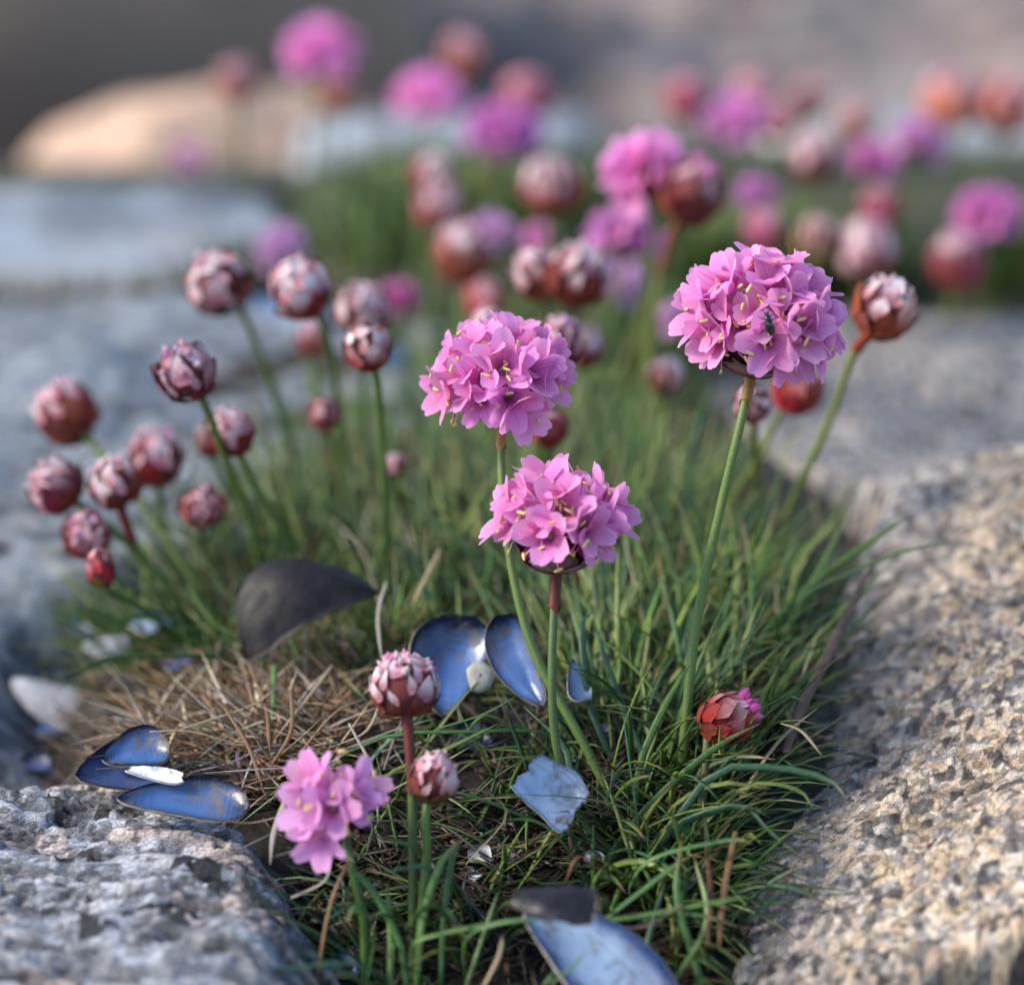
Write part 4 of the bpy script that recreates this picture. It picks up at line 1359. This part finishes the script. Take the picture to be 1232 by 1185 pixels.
YG, DG, RB = (0.16, 0.20, 0.045), (0.07, 0.12, 0.03), (0.20, 0.06, 0.03)
SH_RED, SH_OR, SH_TAN = (0.12, 0.018, 0.010), (0.42, 0.20, 0.07), (0.42, 0.30, 0.16)

# ---- in the focus
main = thrift(913, 394, 196, .453, 'open', 'largest pink thrift flower, with a black beetle in it, above the speckled rock', (815, 965), [(822, 900), (838, 750), (865, 620), (892, 505)],
              axis=(0.06, -0.30, 0.93), sheath=(0.0065, (0.30, 0.17, 0.05), 1.0), detail=True, n=32, thmax=1.66, seed=3, size=0.76, srad=0.00068)
thrift(599, 458, 162, .460, 'open', 'pink thrift flower on the long stem bending behind the central flower', (745, 970), [(700, 890), (645, 790), (617, 690), (604, 580)],
       axis=(-0.12, -0.30, 0.92), sheath=(0.006, SH_OR, 1.0), detail=True, n=26, thmax=1.60, seed=8, size=0.80)
thrift(671, 640, 166, .447, 'open', 'central pink thrift flower with dark red cup and bare bracts showing below', (760, 1035), [(700, 985), (670, 900), (664, 800)],
       axis=(0.02, -0.16, 1), sheath=(0.0062, SH_RED, 1.15), detail=True, n=22, thmax=1.36, seed=14, size=0.80, buds=9, low=(0.17, 0.035, 0.02), stem=DG)
thrift(404, 972, 112, .430, 'open', 'small low pink thrift flower with few wide petals by the dry grass', (440, 1200), [(438, 1110), (425, 1050)],
       axis=(-0.15, -0.75, 0.6), detail=True, n=7, thmax=1.0, seed=5, size=1.10, tone=(0.92, 0.38, 0.76), stem=(0.07, 0.14, 0.03))
thrift(486, 826, 80, .436, 'bud', 'fluffy pink and white thrift bud on a red topped stem over the dry grass', (496, 1200), [(497, 1100), (496, 960), (492, 890)],
       sheath=(0.0095, SH_RED, 0.95), asp=0.98, mid=(0.28, 0.06, 0.07), low=(0.18, 0.035, 0.02), tip=1.0, white=0.72, pink=18, n=44, ssize=0.66, psize=0.62, pth=1.25, tuft=34, tth=1.15, ptone=(0.86, 0.36, 0.62), stem=DG)
thrift(522, 936, 56, .432, 'bud', 'small closed tan and red thrift bud beside the red topped stem', (500, 1200), [(505, 1130), (513, 1030), (512, 985)],
       axis=(0.22, -0.2, 0.95), asp=1.1, mid=(0.30, 0.05, 0.04), low=OLIVE, tip=0.75, white=0.62, n=24, stem=(0.10, 0.17, 0.03))
thrift(874, 864, 62, .452, 'bud', 'red thrift bud leaning right with magenta petals bursting from its tip', (838, 1010), [(845, 960), (850, 905)],
       axis=(0.80, -0.15, 0.45), asp=1.12, mid=(0.34, 0.022, 0.018), low=(0.28, 0.04, 0.015), tip=0.5, white=0.12, pink=12, psize=1.35, n=36, ssize=0.74, ptone=(0.85, 0.16, 0.56), pth=0.55, stem=(0.10, 0.12, 0.04))
# ---- the buds on the left
thrift(223, 448, 68, .482, 'bud', 'dark red thrift bud with lilac tips on a slanting stem over the slab', (318, 735), [(305, 640), (275, 560), (250, 495)], mid=PURP, tip=0.75, white=0.5, pink=4, ptone=(0.7, 0.4, 0.6))
thrift(278, 521, 54, .500, 'bud', 'dark red pale tipped bud just right of the slanting stem', (390, 720), [(340, 640), (300, 570)], mid=RED, tip=0.8, white=0.4)
thrift(252, 532, 36, .535, 'bud', 'faint blurred bud hidden behind the slanting stem', (330, 660), tip=0.6)
thrift(81, 498, 74, .532, 'bud', 'round red bud with broad white top, highest at the left edge', (255, 735), [(215, 670), (160, 590), (115, 540)], mid=RED, tip=1.0, white=0.6, pink=6, ptone=PALE, n=30, ssize=0.85, tuft=16, tth=1.1)
thrift(68, 586, 64, .505, 'bud', 'wide dark red bud leaning left below the round white topped one', (235, 745), [(205, 715), (150, 650), (102, 612)], mid=PURP, tip=0.8, white=0.4, asp=0.9)
thrift(138, 582, 60, .497, 'bud', 'white tipped brown bud on a wine red stem beside the leaning bud', (250, 770), [(205, 712), (165, 660), (149, 622)], mid=BROWN, tip=1.0, white=0.55, sheath=(0.007, (0.22, 0.03, 0.03), 1.0))
thrift(187, 551, 66, .525, 'bud', 'blurred pink topped bud behind the wine red stem', (210, 690), [(195, 620)], mid=RED, tip=0.9, white=0.55, pink=5, ptone=PALE)
thrift(243, 611, 48, .512, 'bud', 'small flat blurred crimson bud low over the slab', (250, 690), [(242, 650)], mid=CRIM, tip=0.5, asp=0.75)
thrift(104, 645, 54, .500, 'bud', 'blurred violet pink bud behind the small crimson bud', (150, 700), mid=CRIM, tip=0.5, pink=6, ptone=LILAC)
thrift(121, 684, 34, .485, 'bud', 'small narrow crimson bud, lowest at the left edge', (205, 760), [(175, 735), (135, 712)], axis=(-0.1, 0, 1), asp=1.5, mid=CRIM, low=OLIVE, tip=0.45, white=0.25, n=18)
thrift(262, 341, 74, .525, 'bud', 'large white topped bud on the tallest slender stem at left', (372, 600), [(352, 545), (325, 460), (293, 378)], mid=RED, low=(0.13, 0.05, 0.02), tip=0.95, white=0.5)
thrift(361, 347, 70, .512, 'bud', 'white topped red bud with a lilac flower blurred behind it', (425, 640), [(412, 530), (400, 440), (388, 392)], mid=RED, tip=1.0, white=0.52)
thrift(437, 372, 62, .540, 'bud', 'white topped bud directly above a second upright bud', (436, 600), [(437, 480), (438, 430)], mid=RED, tip=1.0, white=0.5)
thrift(443, 418, 55, .490, 'bud', 'neat upright red bud with small white cap on a straight green stem', (466, 720), [(463, 620), (458, 520), (454, 462)], mid=RED, tip=0.95, white=0.38, low=BROWN)
thrift(390, 498, 38, .530, 'bud', 'small crimson bud on a short pale stem in the grass', (402, 620), [(398, 545)], asp=1.25, mid=CRIM, tip=0.6, white=0.3, stem=YG)
thrift(377, 408, 38, .580, 'bud', 'small blurred red bud under the red bud with lilac behind', (385, 540), mid=RED, tip=0.5)
# ---- the middle, behind
thrift(337, 300, 56, .665, 'open', 'blurred lilac flower behind the white topped red bud', detail=False, n=11, tone=LILAC)
thrift(481, 362, 44, .650, 'open', 'blurred magenta flower right of the paired white topped buds', detail=False, n=10, tone=MAG)
thrift(228, 192, 40, .770, 'open', 'tiny faded pink flower in front of the blue slab', detail=False, n=10, tone=PALE)
thrift(285, 100, 46, .770, 'bud', 'blurred rust red bud in front of the peach boulder', mid=(0.30, 0.06, 0.04), low=ORANGE, tip=0.35)
thrift(388, 66, 78, .770, 'open', 'bright pink blurred flower, highest of all, against dark stone', detail=False, n=15, tone=PINK)
thrift(405, 112, 46, .785, 'bud', 'rust coloured bud right under the highest pink flower', mid=ORANGE, low=ORANGE, tip=0.4)
thrift(557, 70, 52, .780, 'bud', 'orange brown blurred bud alone against the grey shingle', mid=(0.36, 0.11, 0.04), low=ORANGE, tip=0.3)
thrift(515, 124, 76, .760, 'open', 'pink blurred flower just below the orange brown bud', detail=False, n=14, tone=PINK)
thrift(633, 120, 58, .770, 'bud', 'salmon pink bud above the magenta blurred flower', mid=(0.48, 0.08, 0.14), tip=0.3, pink=6, ptone=(0.7, 0.2, 0.4))
thrift(604, 165, 82, .715, 'open', 'vivid magenta blurred flower before the small blue slab', detail=False, n=15, tone=(0.66, 0.13, 0.54))
thrift(520, 211, 44, .660, 'bud', 'white capped bud directly above a similar larger bud', mid=RED, tip=1.0, white=0.5)
thrift(527, 250, 54, .640, 'bud', 'pale capped pink red bud directly under a smaller white capped one', mid=(0.26, 0.05, 0.05), tip=1.0, white=0.5)
thrift(663, 225, 68, .620, 'bud', 'broad white capped red bud alone above the green grass', mid=RED, tip=1.0, white=0.5, asp=0.92)
thrift(556, 306, 66, .600, 'bud', 'orange red bud with white top beside a lilac flower head', mid=(0.30, 0.06, 0.03), tip=0.95, white=0.42)
thrift(590, 282, 54, .630, 'open', 'pale lilac flower head touching the orange red bud', detail=False, n=11, tone=LILAC)
thrift(650, 290, 40, .660, 'open', 'small blurred pink flower behind the pair of white topped buds', detail=False, n=10, tone=PINK)
thrift(648, 332, 60, .545, 'bud', 'white topped red bud, the paler one of the touching pair', (640, 560), [(668, 440), (660, 380)], axis=(-0.3, -0.1, 1), mid=(0.22, 0.03, 0.02), low=ORANGE, tip=1.0, white=0.5, stem=YG)
thrift(694, 332, 72, .540, 'bud', 'white topped red bud, the darker one of the touching pair', (700, 560), [(675, 440), (682, 385)], axis=(0.3, -0.1, 1), mid=(0.24, 0.03, 0.02), low=BROWN, tip=1.0, white=0.48, stem=YG)
thrift(782, 214, 100, .580, 'open', 'large soft pink flower overlapping a red bud at its right', (760, 500), [(775, 380), (785, 290)], detail=False, n=17, tone=PINK, stem=YG)
thrift(833, 232, 76, .565, 'bud', 'red bud with pink petals overlapping the large soft pink flower', (775, 560), [(780, 450), (788, 370), (806, 290)], mid=(0.24, 0.03, 0.03), low=BROWN, tip=0.5, white=0.3, pink=7, stem=YG, sheath=(0.010, RB, 1.0), srad=0.0008)
thrift(752, 287, 82, .605, 'open', 'pink flower with a rusty cup below the large soft pink flower', detail=False, n=14, tone=(0.70, 0.20, 0.56), low=ORANGE)
thrift(742, 344, 64, .620, 'open', 'lilac blurred flower under the rusty cupped pink flower', detail=False, n=12, tone=LILAC)
thrift(578, 362, 46, .620, 'bud', 'dull red blurred bud above the left focused pink flower', mid=CRIM, tip=0.4)
thrift(586, 388, 38, .520, 'bud', 'pale pink bud peeping over the long stemmed pink flower', (600, 600), [(588, 470)], mid=(0.5, 0.2, 0.25), tip=1.0, white=0.7)
thrift(671, 413, 58, .505, 'bud', 'purple red bud tucked behind the long stemmed pink flower', (640, 640), [(650, 530), (662, 455)], axis=(0.3, -0.1, 0.9), mid=PURP, tip=0.75, white=0.5, pink=3, ptone=LILAC)
thrift(703, 419, 46, .555, 'bud', 'blurred white capped bud right of the purple red one', mid=RED, tip=1.0, white=0.5)
thrift(660, 515, 44, .505, 'bud', 'dark red bud under the right petals of the long stemmed flower', (640, 660), [(652, 590)], mid=RED, tip=0.4, white=0.2)
thrift(801, 453, 42, .545, 'bud', 'small pale tan bud low in the grass left of the largest flower', mid=(0.3, 0.12, 0.07), tip=1.0, white=0.6)
thrift(475, 560, 26, .525, 'bud', 'tiny faded pink bud deep in the middle grass', mid=(0.35, 0.12, 0.14), tip=0.7, n=14)
thrift(905, 486, 44, .500, 'bud', 'red bud with a white spot hanging right under the largest flower', (915, 665), [(911, 590), (908, 525)], mid=(0.26, 0.03, 0.03), low=BROWN, tip=0.9, white=0.35, stem=YG, asp=1.15)
thrift(958, 470, 56, .515, 'bud', 'shiny red bud half hidden by the right petals of the largest flower', (850, 660), [(895, 580), (938, 500)], axis=(0.5, -0.1, 0.8), mid=(0.30, 0.025, 0.02), low=CRIM, tip=0.3, white=0.2, stem=YG)
thrift(1063, 372, 70, .492, 'bud', 'orange and white bud on a red necked stem right of the largest flower', (930, 680), [(955, 600), (1000, 500), (1028, 425)], axis=(0.35, -0.05, 0.9), mid=(0.34, 0.06, 0.02), low=(0.28, 0.04, 0.02), tip=1.0, white=0.5, stem=(0.20, 0.25, 0.08), sheath=(0.008, (0.28, 0.05, 0.02), 1.1), srad=0.0007)
thrift(820, 390, 56, .600, 'open', 'blurred lilac flower peeping from behind the largest flower', detail=False, n=11, tone=LILAC)
# ---- the crowd at the right, behind
thrift(910, 236, 48, .665, 'open', 'blurred pink flower above a darker magenta bud', detail=False, n=11, tone=(0.6, 0.2, 0.5))
thrift(919, 278, 46, .655, 'bud', 'magenta blurred bud hanging under a pink flower', mid=(0.36, 0.04, 0.13), tip=0.2, pink=6, ptone=MAG)
thrift(885, 150, 74, .720, 'open', 'bright pink blurred flower over a dark stem before the shingle', detail=False, n=14, tone=(0.76, 0.22, 0.56))
thrift(825, 119, 46, .770, 'bud', 'rose red blurred bud left of the bright pink blurred flower', mid=(0.42, 0.05, 0.10), tip=0.2)
thrift(907, 116, 50, .780, 'bud', 'orange pink blurred bud above the bright pink blurred flower', mid=(0.46, 0.16, 0.12), tip=0.4)
thrift(938, 147, 44, .760, 'bud', 'coral blurred bud touching the bright pink flower at its right', mid=(0.46, 0.12, 0.08), tip=0.3)
thrift(970, 124, 48, .785, 'bud', 'dull tan pink blurred bud right of the coral one', mid=(0.36, 0.17, 0.12), low=TAN, tip=0.3)
thrift(1030, 150, 50, .780, 'bud', 'dull tan orange blurred bud above the two stacked pink ones', mid=(0.38, 0.19, 0.11), low=TAN, tip=0.3)
thrift(980, 190, 54, .700, 'bud', 'whitish blurred bud with a rusty base', mid=(0.34, 0.12, 0.08), tip=1.0, white=0.65)
thrift(1052, 198, 58, .690, 'open', 'pink blurred flower right above a dull red bud', detail=False, n=12, tone=(0.70, 0.18, 0.50))
thrift(1058, 250, 46, .665, 'bud', 'dull red bud right under a pink blurred flower', mid=(0.32, 0.05, 0.09), tip=0.3)
thrift(1106, 176, 64, .710, 'open', 'light lilac pink flower left of the orange coral pair', detail=False, n=12, tone=(0.68, 0.32, 0.60))
thrift(1145, 121, 68, .765, 'bud', 'orange coral bud, the left one of the pair by the shingle', mid=(0.52, 0.15, 0.09), low=ORANGE, tip=0.5)
thrift(1212, 128, 70, .765, 'bud', 'orange coral bud, the right one of the pair by the shingle', mid=(0.52, 0.15, 0.09), low=ORANGE, tip=0.4)
thrift(1187, 262, 74, .660, 'open', 'vivid pink magenta flower over the dark gap at the right edge', detail=False, n=14, tone=(0.68, 0.15, 0.50))
thrift(1152, 316, 62, .660, 'bud', 'lilac and plum bud below the vivid flower at the right edge', mid=PURP, tip=0.7, pink=9, ptone=LILAC)
thrift(1040, 302, 66, .645, 'bud', 'pink and white bud above the orange and white one', mid=(0.4, 0.10, 0.14), tip=1.0, white=0.7, pink=4, ptone=PALE)
thrift(982, 286, 44, .645, 'bud', 'pale straw coloured bud in the green right of the largest flower', mid=(0.42, 0.26, 0.12), low=TAN, tip=0.6, white=0.6)

# ------------------------------------------------------------------ the beetle in the largest flower
bt = empty('beetle', at(925, 388, .4395), 'tiny black beetle climbing inside the largest pink flower', 'beetle')
B4 = frame((-0.25, -0.15, 0.95), 0.4)


def bit(name, pts, rad, sides=8):
    v, f = tube(pts, rad, sides)
    link(name, mesh(name, v, f, M_BEETLE), bt, B4)


bit('abdomen', [A((0, 0, z * mm)) for z in (-2.0, -1.8, -1.2, -0.5, 0.1, 0.3)], [k * mm for k in (0.1, 0.4, 0.62, 0.66, 0.5, 0.3)])
bit('thorax', [A((0, 0, z * mm)) for z in (0.25, 0.4, 0.7, 0.95)], [k * mm for k in (0.32, 0.48, 0.45, 0.25)])
bit('head', [A((0, 0, z * mm)) for z in (0.95, 1.1, 1.35, 1.5)], [k * mm for k in (0.22, 0.36, 0.32, 0.1)])
for s in (-1, 1):
    bit('antenna', [A((s * 0.15, -0.1, 1.4)) * mm, A((s * 0.5, -0.3, 2.0)) * mm, A((s * 0.45, -0.2, 2.7)) * mm], [0.07 * mm] * 3, 5)
    for z, e in ((0.7, 0.6), (0.1, 0.0), (-0.5, -0.7)):
        bit('leg', [A((s * 0.3, 0, z)) * mm, A((s * 0.95, -0.2, z + 0.3 * e + 0.2)) * mm, A((s * 1.15, 0.4, z + e)) * mm], [0.09 * mm, 0.08 * mm, 0.05 * mm], 5)
